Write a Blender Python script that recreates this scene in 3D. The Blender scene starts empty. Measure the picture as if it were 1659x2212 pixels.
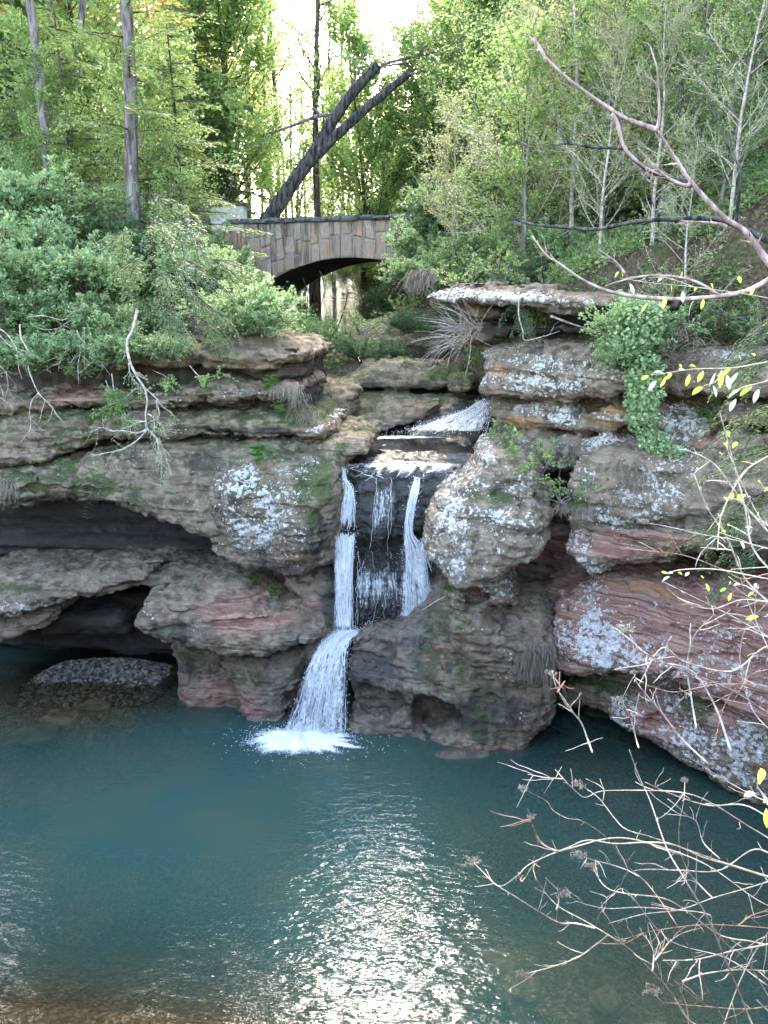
import bpy, math, random
import numpy as np
from mathutils import Vector

# ------------------------------------------------------------------ camera, sky, sun, exposure
S = bpy.context.scene
COL = S.collection
CAM_H = 9.3
PITCH = math.radians(15.0)
F = 1737.0                       # focal length in units of the 1659 x 2212 photograph
CU, CV = 829.5, 1106.0
cam_d = bpy.data.cameras.new('camera')
cam = bpy.data.objects.new('camera', cam_d)
COL.objects.link(cam)
cam.location = (0, 0, CAM_H)
cam.rotation_euler = (math.pi / 2 - PITCH, 0, 0)
cam_d.sensor_fit = 'VERTICAL'
cam_d.sensor_height = 32.0
cam_d.lens = F / 2212.0 * 32.0
cam_d.clip_start = 0.05
cam_d.clip_end = 3000
S.camera = cam

SUN_EL, SUN_AZ = math.radians(39), math.radians(-3)      # azimuth from +Y (behind the bridge), towards -X
W = bpy.data.worlds.new('World')
S.world = W
W.use_nodes = True
wn, wl = W.node_tree.nodes, W.node_tree.links
sky = wn.new('ShaderNodeTexSky')
sky.sky_type = 'NISHITA'
sky.sun_disc = False
sky.sun_elevation = SUN_EL
sky.sun_rotation = SUN_AZ
sky.air_density = 1.0
sky.dust_density = 3.0
sky.ozone_density = .0
wl.new(sky.outputs[0], wn['Background'].inputs[0])
wn['Background'].inputs[1].default_value = 0.15
sun_d = bpy.data.lights.new('sun', 'SUN')
sun_d.energy = .5
sun_d.angle = math.radians(22)
sun_d.color = (1.0, 0.96, 0.90)
sun = bpy.data.objects.new('sun', sun_d)
COL.objects.link(sun)
to_sun = Vector((math.sin(SUN_AZ) * math.cos(SUN_EL), math.cos(SUN_AZ) * math.cos(SUN_EL), math.sin(SUN_EL)))
sun.rotation_euler = to_sun.to_track_quat('Z', 'Y').to_euler()
S.view_settings.view_transform = 'Standard'
S.view_settings.look = 'None'
S.view_settings.gamma = 1.0
S.view_settings.use_curve_mapping = False
S.view_settings.exposure = 4.1
S.cycles.max_bounces = 8
S.cycles.diffuse_bounces = 3
S.cycles.glossy_bounces = 3
S.cycles.transparent_max_bounces = 10
S.cycles.caustics_reflective = False
S.cycles.caustics_refractive = False
S.cycles.use_denoising = True

# ------------------------------------------------------------------ small maths
def ray(u, v):
    a, b = (u - CU) / F, -(v - CV) / F
    c, s = math.cos(PITCH), math.sin(PITCH)
    return np.array([a, c + b * s, -s + b * c])

def px(u, v, Y):
    """the world point at distance Y seen in direction (u, v) of the photograph"""
    d = ray(u, v)
    return np.array([0, 0, CAM_H]) + d * (Y / d[1])

def pxz(u, v, z):
    d = ray(u, v)
    return np.array([0, 0, CAM_H]) + d * ((z - CAM_H) / d[2])

_lat = np.random.RandomState(7).rand(64, 64, 64).astype(np.float32)
def vnoise(P, scale, off=0.0):
    q = np.asarray(P, np.float64) / scale + 1000.0 + off * 7.31
    i = np.floor(q).astype(np.int64)
    f = q - i
    f = f * f * (3 - 2 * f)
    i &= 63
    j = (i + 1) & 63
    x0, y0, z0 = i[:, 0], i[:, 1], i[:, 2]
    x1, y1, z1 = j[:, 0], j[:, 1], j[:, 2]
    fx, fy, fz = f[:, 0], f[:, 1], f[:, 2]
    a = _lat[x0, y0, z0] * (1 - fx) + _lat[x1, y0, z0] * fx
    b = _lat[x0, y1, z0] * (1 - fx) + _lat[x1, y1, z0] * fx
    c = _lat[x0, y0, z1] * (1 - fx) + _lat[x1, y0, z1] * fx
    d = _lat[x0, y1, z1] * (1 - fx) + _lat[x1, y1, z1] * fx
    return (a * (1 - fy) + b * fy) * (1 - fz) + (c * (1 - fy) + d * fy) * fz - 0.5

def _wm(n, vox, scale):
    q = np.arange(n) * vox / scale
    i = q.astype(int)
    f = q - i
    f = f * f * (3 - 2 * f)
    m = np.zeros((n, i.max() + 2), np.float32)
    m[np.arange(n), i] = 1 - f
    m[np.arange(n), i + 1] += f
    return m

def gnoise(shape, vox, scale, rng):
    sc = scale if hasattr(scale, '__len__') else (scale,) * 3
    A, B, Cm = (_wm(shape[k], vox, sc[k]) for k in range(3))
    L = rng.rand(A.shape[1], B.shape[1], Cm.shape[1]).astype(np.float32) - 0.5
    L = np.tensordot(A, L, (1, 0))
    L = np.tensordot(L, B, (1, 1)).transpose(0, 2, 1)
    return np.tensordot(L, Cm, (2, 1))

def chaikin(P, n=2):
    P = np.asarray(P, float)
    for _ in range(n):
        Q = np.roll(P, -1, 0)
        P = np.stack([P * .75 + Q * .25, P * .25 + Q * .75], 1).reshape(-1, 2)
    return P

def poly_sdf(P, X, Z):
    d = np.full(X.shape, 1e9)
    sgn = np.ones(X.shape)
    n = len(P)
    for i in range(n):
        a, b = P[i], P[(i + 1) % n]
        ex, ez = b - a
        wx, wz = X - a[0], Z - a[1]
        t = np.clip((wx * ex + wz * ez) / (ex * ex + ez * ez + 1e-12), 0, 1)
        d = np.minimum(d, (wx - ex * t) ** 2 + (wz - ez * t) ** 2)
        c1, c2, c3 = Z >= a[1], Z < b[1], ex * wz > ez * wx
        flip = (c1 & c2 & c3) | (~c1 & ~c2 & ~c3)
        sgn[flip] *= -1
    return np.sqrt(d) * sgn

def smin(a, b, k):
    h = np.clip(k - np.abs(a - b), 0, None) / k
    return np.minimum(a, b) - h * h * k * .25

def smax(a, b, k):
    h = np.clip(k - np.abs(a - b), 0, None) / k
    return np.maximum(a, b) + h * h * k * .25

# ------------------------------------------------------------------ meshes and objects
def mk_mesh(name, V, Q=None, T=None, attrs=None, smooth=False, mat=None):
    me = bpy.data.meshes.new(name)
    V = np.asarray(V, np.float32).reshape(-1, 3)
    Q = np.zeros((0, 4), np.int32) if Q is None else np.asarray(Q, np.int32).reshape(-1, 4)
    T = np.zeros((0, 3), np.int32) if T is None else np.asarray(T, np.int32).reshape(-1, 3)
    me.vertices.add(len(V))
    me.vertices.foreach_set('co', V.ravel())
    loops = np.concatenate([Q.ravel(), T.ravel()])
    me.loops.add(len(loops))
    me.loops.foreach_set('vertex_index', loops)
    st = np.concatenate([np.arange(len(Q)) * 4, len(Q) * 4 + np.arange(len(T)) * 3]).astype(np.int32)
    me.polygons.add(len(st))
    me.polygons.foreach_set('loop_start', st)
    me.polygons.foreach_set('use_smooth', np.full(len(st), bool(smooth)))
    for k, a in (attrs or {}).items():
        at = me.attributes.new(k, 'FLOAT', 'POINT')
        at.data.foreach_set('value', np.asarray(a, np.float32))
    if mat:
        me.materials.append(mat)
    me.update(calc_edges=True)
    return me

def link(name, me, parent=None, loc=None, rot=None, scale=None):
    o = bpy.data.objects.new(name, me)
    COL.objects.link(o)
    if parent is not None:
        o.parent = parent
    if loc is not None:
        o.location = loc
    if rot is not None:
        o.rotation_euler = rot
    if scale is not None:
        o.scale = scale if hasattr(scale, '__len__') else (scale,) * 3
    return o

def tag(o, label=None, cat=None, group=None, kind=None):
    for k, v in (('label', label), ('category', cat), ('group', group), ('kind', kind)):
        if v:
            o[k] = v
    return o

def copy_tree(o, parent=None):
    c = o.copy()
    COL.objects.link(c)
    if parent is not None:
        c.parent = parent
    for ch in list(o.children):
        copy_tree(ch, c)
    return c

class MB:
    """collects vertices, quads and triangles into one mesh"""
    def __init__(self):
        self.V, self.Q, self.T, self.A, self.n = [], [], [], [], 0
    def add(self, V, Q=None, T=None, a=None):
        V = np.asarray(V, np.float32).reshape(-1, 3)
        if Q is not None and len(Q):
            self.Q.append(np.asarray(Q, np.int64).reshape(-1, 4) + self.n)
        if T is not None and len(T):
            self.T.append(np.asarray(T, np.int64).reshape(-1, 3) + self.n)
        self.V.append(V)
        self.A.append(np.full(len(V), 0.5, np.float32) if a is None else np.broadcast_to(np.asarray(a, np.float32), (len(V),)))
        self.n += len(V)
    def tube(self, P, R, sides=5, a=None, cap=True):
        P = np.asarray(P, float)
        R = np.broadcast_to(np.asarray(R, float), (len(P),))
        t = np.gradient(P, axis=0)
        t /= np.linalg.norm(t, axis=1)[:, None] + 1e-9
        ref = np.array([0.3, 0.2, 1.0]) if abs(t[:, 2]).mean() < .8 else np.array([1.0, 0.3, 0.1])
        e1 = np.cross(t, ref)
        e1 /= np.linalg.norm(e1, axis=1)[:, None] + 1e-9
        e2 = np.cross(t, e1)
        an = np.arange(sides) * 2 * math.pi / sides
        V = P[:, None] + R[:, None, None] * (np.cos(an)[None, :, None] * e1[:, None] + np.sin(an)[None, :, None] * e2[:, None])
        n = len(P)
        i = np.arange(n - 1)[:, None] * sides
        k = np.arange(sides)[None]
        k2 = (k + 1) % sides
        Q = np.stack([i + k, i + k2, i + sides + k2, i + sides + k], -1).reshape(-1, 4)
        T = None
        if cap:
            T = [[0, m + 1, m] for m in range(1, sides - 1)] + [[(n - 1) * sides, (n - 1) * sides + m, (n - 1) * sides + m + 1] for m in range(1, sides - 1)]
        self.add(V.reshape(-1, 3), Q, T, a)
    def box(self, lo, hi, a=None):
        x0, y0, z0 = lo
        x1, y1, z1 = hi
        V = [(x0, y0, z0), (x1, y0, z0), (x1, y1, z0), (x0, y1, z0), (x0, y0, z1), (x1, y0, z1), (x1, y1, z1), (x0, y1, z1)]
        Q = [(0, 3, 2, 1), (4, 5, 6, 7), (0, 1, 5, 4), (1, 2, 6, 5), (2, 3, 7, 6), (3, 0, 4, 7)]
        self.add(V, Q, None, a)
    def mesh(self, name, mat=None, smooth=False, attr='tint'):
        V = np.concatenate(self.V) if self.V else np.zeros((0, 3))
        Q = np.concatenate(self.Q) if self.Q else None
        T = np.concatenate(self.T) if self.T else None
        return mk_mesh(name, V, Q, T, {attr: np.concatenate(self.A)} if self.A else None, smooth, mat)
    def build(self, name, mat=None, parent=None, smooth=False, **k):
        return link(name, self.mesh(name, mat, smooth), parent, **k)

def spline(P, n):
    """Catmull-Rom through the points, n samples"""
    P = np.asarray(P, float)
    if len(P) < 3:
        t = np.linspace(0, 1, n)[:, None]
        return P[0] * (1 - t) + P[-1] * t
    E = np.vstack([2 * P[0] - P[1], P, 2 * P[-1] - P[-2]])
    t = np.linspace(0, len(P) - 1 - 1e-6, n)
    i = t.astype(int)
    f = (t - i)[:, None]
    a, b, c, d = E[i], E[i + 1], E[i + 2], E[i + 3]
    return .5 * (2 * b + (c - a) * f + (2 * a - 5 * b + 4 * c - d) * f ** 2 + (3 * b - a - 3 * c + d) * f ** 3)

# ------------------------------------------------------------------ materials
def new_mat(name):
    m = bpy.data.materials.new(name)
    m.use_nodes = True
    m.node_tree.nodes.clear()
    return m, NT(m.node_tree)

class NT:
    def __init__(self, t):
        self.t, self.n, self.l = t, t.nodes, t.links
    def node(self, typ, **kw):
        n = self.n.new(typ)
        for k, v in kw.items():
            setattr(n, k, v)
        return n
    def put(self, sock, v):
        if hasattr(v, 'is_output') or isinstance(v, bpy.types.NodeSocket):
            self.l.new(v, sock)
        elif hasattr(v, '__len__') and len(v) == 3 and sock.type == 'RGBA':
            sock.default_value = (*v, 1)
        else:
            sock.default_value = v
    def math(self, op, a, b=None, clamp=False):
        n = self.node('ShaderNodeMath', operation=op, use_clamp=clamp)
        self.put(n.inputs[0], a)
        if b is not None:
            self.put(n.inputs[1], b)
        return n.outputs[0]
    def mix(self, fac, a, b, blend='MIX'):
        n = self.node('ShaderNodeMix', data_type='RGBA', blend_type=blend)
        self.put(n.inputs[0], fac)
        self.put(n.inputs[6], a)
        self.put(n.inputs[7], b)
        return n.outputs[2]
    def noise(self, vec, scale, detail=3, rough=.55, dist=0.0):
        n = self.node('ShaderNodeTexNoise')
        if vec is not None:
            self.l.new(vec, n.inputs['Vector'])
        n.inputs['Scale'].default_value = scale
        n.inputs['Detail'].default_value = detail
        n.inputs['Roughness'].default_value = rough
        n.inputs['Distortion'].default_value = dist
        return n.outputs[0]
    def voro(self, vec, scale, feature='F1', out=0):
        n = self.node('ShaderNodeTexVoronoi', feature=feature)
        self.l.new(vec, n.inputs['Vector'])
        n.inputs['Scale'].default_value = scale
        return n.outputs[out]
    def map(self, v, a, b, c=0.0, d=1.0, smooth=True):
        n = self.node('ShaderNodeMapRange', interpolation_type='SMOOTHSTEP' if smooth else 'LINEAR')
        self.put(n.inputs[0], v)
        for k, x in zip((1, 2, 3, 4), (a, b, c, d)):
            self.put(n.inputs[k], x)
        return n.outputs[0]
    def pos(self, scale=(1, 1, 1), obj=False):
        o = self.node('ShaderNodeTexCoord').outputs['Object'] if obj else self.node('ShaderNodeNewGeometry').outputs['Position']
        if scale == (1, 1, 1):
            return o
        m = self.node('ShaderNodeMapping')
        m.inputs['Scale'].default_value = scale
        self.l.new(o, m.inputs[0])
        return m.outputs[0]
    def attr(self, name):
        return self.node('ShaderNodeAttribute', attribute_name=name).outputs['Fac']
    def bump(self, h, dist=.02, strength=1.0, normal=None):
        n = self.node('ShaderNodeBump')
        n.inputs['Distance'].default_value = dist
        n.inputs['Strength'].default_value = strength
        self.l.new(h, n.inputs['Height'])
        if normal is not None:
            self.l.new(normal, n.inputs['Normal'])
        return n.outputs[0]
    def principled(self, col, rough=.8, spec=.4, normal=None):
        n = self.node('ShaderNodeBsdfPrincipled')
        self.put(n.inputs['Base Color'], col)
        self.put(n.inputs['Roughness'], rough)
        self.put(n.inputs['Specular IOR Level'], spec)
        if normal is not None:
            self.l.new(normal, n.inputs['Normal'])
        return n.outputs[0]
    def out(self, s):
        o = self.node('ShaderNodeOutputMaterial')
        self.l.new(s, o.inputs[0])

def sandstone_mat():
    m, n = new_mat('sandstone')
    p = n.pos()
    warp = n.noise(p, .9, 3)
    vm = n.node('ShaderNodeVectorMath', operation='ADD')
    cmb = n.node('ShaderNodeCombineXYZ')
    n.l.new(n.math('MULTIPLY', warp, .22), cmb.inputs[2])
    n.l.new(p, vm.inputs[0]); n.l.new(cmb.outputs[0], vm.inputs[1])
    mp = n.node('ShaderNodeMapping'); mp.inputs['Scale'].default_value = (.35, .35, 9)
    n.l.new(vm.outputs[0], mp.inputs[0])
    band = n.noise(mp.outputs[0], 1.0, 5, .6)
    mp2 = n.node('ShaderNodeMapping'); mp2.inputs['Scale'].default_value = (.8, .8, 26); mp2.inputs['Rotation'].default_value = (0, .12, 0)
    n.l.new(vm.outputs[0], mp2.inputs[0])
    fine = n.noise(mp2.outputs[0], 1.0, 4, .6)
    big = n.noise(p, .7, 4, .6)
    mid = n.noise(p, 3.2, 5, .65)
    grain = n.noise(p, 38, 3, .7)
    col = n.mix(n.map(mid, .36, .66), (.078, .055, .036), (.30, .228, .15))
    col = n.mix(n.map(band, .38, .62, 0, .65), col, (.19, .138, .090))
    col = n.mix(n.map(fine, .52, .72, 0, .55), col, (.30, .25, .19))
    red = n.attr('red')
    redc = n.mix(n.map(fine, .35, .7), (.19, .078, .055), (.42, .25, .185))
    col = n.mix(n.math('MULTIPLY', n.map(n.math('ADD', red, n.math('MULTIPLY', n.math('SUBTRACT', band, .5), 1.1)), .25, .6), .92), col, redc)
    och = n.attr('ochre')
    ochc = n.mix(n.map(fine, .3, .7), (.24, .105, .04), (.46, .27, .13))
    col = n.mix(n.map(n.math('ADD', och, n.math('SUBTRACT', band, .5)), .25, .6), col, ochc)
    # black algae stains; the same mask also paints cave shade into the wall
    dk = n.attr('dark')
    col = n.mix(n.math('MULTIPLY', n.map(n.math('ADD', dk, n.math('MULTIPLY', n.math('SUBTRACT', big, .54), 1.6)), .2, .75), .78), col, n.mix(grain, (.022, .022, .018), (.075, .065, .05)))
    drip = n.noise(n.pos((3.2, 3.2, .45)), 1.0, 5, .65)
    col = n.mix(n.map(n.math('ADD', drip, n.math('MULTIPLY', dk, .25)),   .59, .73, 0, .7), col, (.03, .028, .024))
    # moss
    nz = n.node('ShaderNodeSeparateXYZ')
    n.l.new(n.node('ShaderNodeNewGeometry').outputs['Normal'], nz.inputs[0])
    up = n.map(nz.outputs[2], .1, .9, 0, .35)
    mo = n.math('ADD', n.attr('moss'), n.math('MULTIPLY', n.math('SUBTRACT', n.noise(p, 2.3, 5, .7), .56), 1.7))
    mo = n.map(n.math('ADD', mo, up), .30, .62)
    mossc = n.mix(n.map(grain, .3, .7), (.016, .026, .007), (.075, .105, .026))
    col = n.mix(n.math('MULTIPLY', mo, .85), col, mossc)
    # pale lichen: crusty patches and round spots
    li = n.math('MULTIPLY', n.attr('lichen'), .80)
    l1 = n.math('SUBTRACT', n.noise(p, 4.5, 6, .72), .5)
    l2 = n.math('SUBTRACT', .5, n.voro(p, 13, 'SMOOTH_F1'))
    l2b = n.math('SUBTRACT', .42, n.voro(p, 29))
    lsum = n.math('ADD', n.math('MULTIPLY', l1, 1.9), n.math('ADD', n.math('MULTIPLY', l2, 1.15), n.math('MULTIPLY', l2b, .55)))
    lm = n.math('ADD', lsum, n.math('MULTIPLY', li, 1.0))
    lm = n.map(lm, .54, .68)
    lm = n.math('MULTIPLY', lm, n.map(li, .02, .2))
    lc = n.mix(n.map(n.noise(p, 16, 6, .8), .32, .68), (.27, .25, .215), (.72, .69, .62))
    col = n.mix(n.math('MULTIPLY', lm, .93), col, lc)
    wet = n.attr('wet')
    col = n.mix(n.math('MULTIPLY', wet, .62), col, n.mix(.35, (.012, .011, .010), col))
    rough = n.map(wet, 0, 1, .92, .20, smooth=False)
    h = n.math('ADD', n.math('MULTIPLY', mid, .5), n.math('ADD', n.math('MULTIPLY', n.noise(p, 14, 6, .72), .4), n.math('MULTIPLY', n.math('ADD', fine, band), .30)))
    h = n.math('ADD', h, n.math('MULTIPLY', lm, .10))
    h = n.math('ADD', h, n.math('MULTIPLY', grain, .10))
    nb = n.bump(h, .12, 1.0)
    n.out(n.principled(col, rough, n.map(wet, 0, 1, .25, .8, smooth=False), nb))
    return m

def leaf_mat(name, dark, light, trans=.45, rough=.5, spec=.4, vein=False):
    m, n = new_mat(name)
    t = n.attr('tint')
    oi = n.node('ShaderNodeObjectInfo').outputs['Random']
    f = n.math('ADD', n.math('MULTIPLY', t, .85), n.math('MULTIPLY', n.math('SUBTRACT', oi, .5), .35), clamp=True)
    col = n.mix(f, dark, light)
    b = n.principled(col, rough, spec)
    tr = n.node('ShaderNodeBsdfTranslucent')
    n.l.new(n.mix(.6, col, light), tr.inputs[0])
    mx = n.node('ShaderNodeMixShader')
    mx.inputs[0].default_value = trans
    n.l.new(b, mx.inputs[1]); n.l.new(tr.outputs[0], mx.inputs[2])
    n.out(mx.outputs[0])
    return m

def bark_mat(name, dark, light, scale=(9, 9, 1.6), bump=.05):
    m, n = new_mat(name)
    p = n.pos(scale, obj=False)
    a = n.noise(p, 1.0, 5, .65)
    b = n.noise(n.pos(), 5.0, 4, .6)
    col = n.mix(n.map(a, .35, .68), dark, light)
    col = n.mix(n.map(b, .6, .75, 0, .5), col, tuple(min(1, c * 1.8 + .03) for c in light))
    n.out(n.principled(col, .9, .2, n.bump(a, bump, .9)))
    return m

def plain_mat(name, a, b, scale=6, rough=.85, bump=.01, spec=.3):
    m, n = new_mat(name)
    p = n.pos()
    x = n.noise(p, scale, 5, .65)
    n.out(n.principled(n.mix(n.map(x, .3, .7), a, b), rough, spec, n.bump(x, bump)))
    return m

SANDSTONE = sandstone_mat()
LEAF_MINT = leaf_mat('pale blue-green leaf', (.10, .18, .06), (.41, .53, .25), .42, .42, .6)
LEAF_LIME = leaf_mat('young lime leaf', (.11, .20, .045), (.37, .51, .17), .55)
LEAF_GOLD = leaf_mat('sun-painted gold leaf', (.30, .26, .05), (.68, .58, .20), .6)  # sunlight on the far wood, painted into the leaf colour as gold
LEAF_PALE = leaf_mat('pale opening leaf', (.16, .22, .06), (.50, .52, .24), .5)
LEAF_HEML = leaf_mat('hemlock needle', (.045, .095, .04), (.19, .30, .12), .45, .55)
LEAF_YHEM = leaf_mat('fresh hemlock needle', (.08, .14, .04), (.30, .38, .12), .5, .55)
LEAF_FERN = leaf_mat('fern frond', (.05, .13, .02), (.18, .36, .06), .45)
LEAF_BRIGHT = leaf_mat('bright young leaf', (.30, .42, .03), (.62, .72, .12), .5, .35)
LEAF_COOL = leaf_mat('cool pale leaf', (.30, .44, .26), (.58, .70, .48), .35, .3, .6)
BLOSSOM = leaf_mat('white blossom', (.62, .66, .52), (.82, .84, .74), .35)
LITTER = leaf_mat('dry leaf litter', (.07, .035, .022), (.26, .16, .11), .15, .8)
STRAW = leaf_mat('dry grass', (.10, .08, .055), (.38, .31, .22), .25, .8)
GRASS = leaf_mat('short grass', (.03, .08, .015), (.14, .26, .05), .35)
BARK_DARK = bark_mat('dark ridged bark', (.012, .011, .012), (.12, .105, .10))
BARK_GREY = bark_mat('grey bark', (.07, .055, .05), (.26, .22, .20))
BARK_BROWN = bark_mat('brown bark', (.035, .026, .02), (.16, .12, .09))
BARK_WARM = bark_mat('warm pinkish bark', (.20, .13, .11), (.46, .34, .29))  # pinkish tone of the bark itself, on far trunks and bare branches
TWIG_PALE = bark_mat('pale weathered twig', (.24, .19, .15), (.52, .44, .37), (14, 14, 14), .01)
TWIG_RED = bark_mat('reddish twig', (.15, .075, .05), (.34, .22, .16), (14, 14, 14), .01)
TWIG_TAN = bark_mat('tan twig', (.25, .19, .135), (.50, .41, .31), (14, 14, 14), .01)
DRYHEAD = plain_mat('dried flower head', (.11, .085, .055), (.34, .29, .20), 30)
# ------------------------------------------------------------------ rocks: solid shapes in a vertical frame, meshed from a distance field
class Frame:
    def __init__(self, u0, Y0, u1, Y1, v=1250):
        p0, p1 = px(u0, v, Y0), px(u1, v, Y1)
        self.o = np.array([p0[0], p0[1], 0])
        t = np.array([p1[0] - p0[0], p1[1] - p0[1], 0])
        self.T = t / np.linalg.norm(t)
        self.N = np.array([-self.T[1], self.T[0], 0])
    def hit(self, u, v, n=0.0):
        d = ray(u, v)
        C = np.array([0, 0, CAM_H])
        t = ((self.o - C) @ self.N + n) / (d @ self.N)
        p = C + d * t
        return (p - self.o) @ self.T, p[2]
    def world(self, L):
        return self.o + L[:, :1] * self.T + L[:, 1:2] * self.N + L[:, 2:3] * np.array([0, 0, 1.0])
    def point(self, u, v, n=0.0):
        s, z = self.hit(u, v, n)
        return self.o + s * self.T + n * self.N + np.array([0, 0, z])

def surface_nets(d, vox, org):
    ins = d < 0
    nx, ny, nz = d.shape
    sm = np.zeros((nx - 1, ny - 1, nz - 1), np.int8)
    for a in (0, 1):
        for b in (0, 1):
            for c in (0, 1):
                sm += ins[a:nx - 1 + a, b:ny - 1 + b, c:nz - 1 + c]
    act = (sm > 0) & (sm < 8)
    ijk = np.argwhere(act)
    idx = np.full(act.shape, -1, np.int32)
    idx[act] = np.arange(len(ijk))
    acc = np.zeros((len(ijk), 3))
    cnt = np.zeros(len(ijk))
    i, j, k = ijk.T
    for a in range(3):
        o = [x for x in range(3) if x != a]
        for b in (0, 1):
            for c in (0, 1):
                e = [0, 0, 0]; e[o[0]] = b; e[o[1]] = c
                f = list(e); f[a] = 1
                v0 = d[i + e[0], j + e[1], k + e[2]]
                v1 = d[i + f[0], j + f[1], k + f[2]]
                cr = (v0 < 0) != (v1 < 0)
                t = np.where(cr, v0 / np.where(cr, v0 - v1, 1), 0)
                p = np.array(e, float)[None].repeat(len(ijk), 0)
                p[:, a] = t
                acc += p * cr[:, None]
                cnt += cr
    V = (ijk + acc / cnt[:, None]) * vox + org
    Qs = []
    for a in range(3):
        o1, o2 = [(1, 2), (2, 0), (0, 1)][a]
        s0 = [slice(1, n - 1) for n in d.shape]
        s0[a] = slice(0, d.shape[a] - 1)
        s1 = list(s0); s1[a] = slice(1, d.shape[a])
        A, B = ins[tuple(s0)], ins[tuple(s1)]
        for flag, rev in ((A & ~B, False), (~A & B, True)):
            e = np.argwhere(flag)
            if not len(e):
                continue
            add = np.array([1, 1, 1]); add[a] = 0
            e = e + add
            u1 = np.zeros(3, int); u1[o1] = 1
            u2 = np.zeros(3, int); u2[o2] = 1
            c = [e - u1 - u2, e - u2, e, e - u1]
            q = np.stack([idx[x[:, 0], x[:, 1], x[:, 2]] for x in c], 1)
            Qs.append(q[:, ::-1] if rev else q)
    Q = np.concatenate(Qs)
    return V, Q

def normals(V, Q):
    n = np.cross(V[Q[:, 2]] - V[Q[:, 0]], V[Q[:, 3]] - V[Q[:, 1]])
    N = np.zeros_like(V)
    for k in range(4):
        np.add.at(N, Q[:, k], n)
    return N / (np.linalg.norm(N, axis=1)[:, None] + 1e-9)

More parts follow.
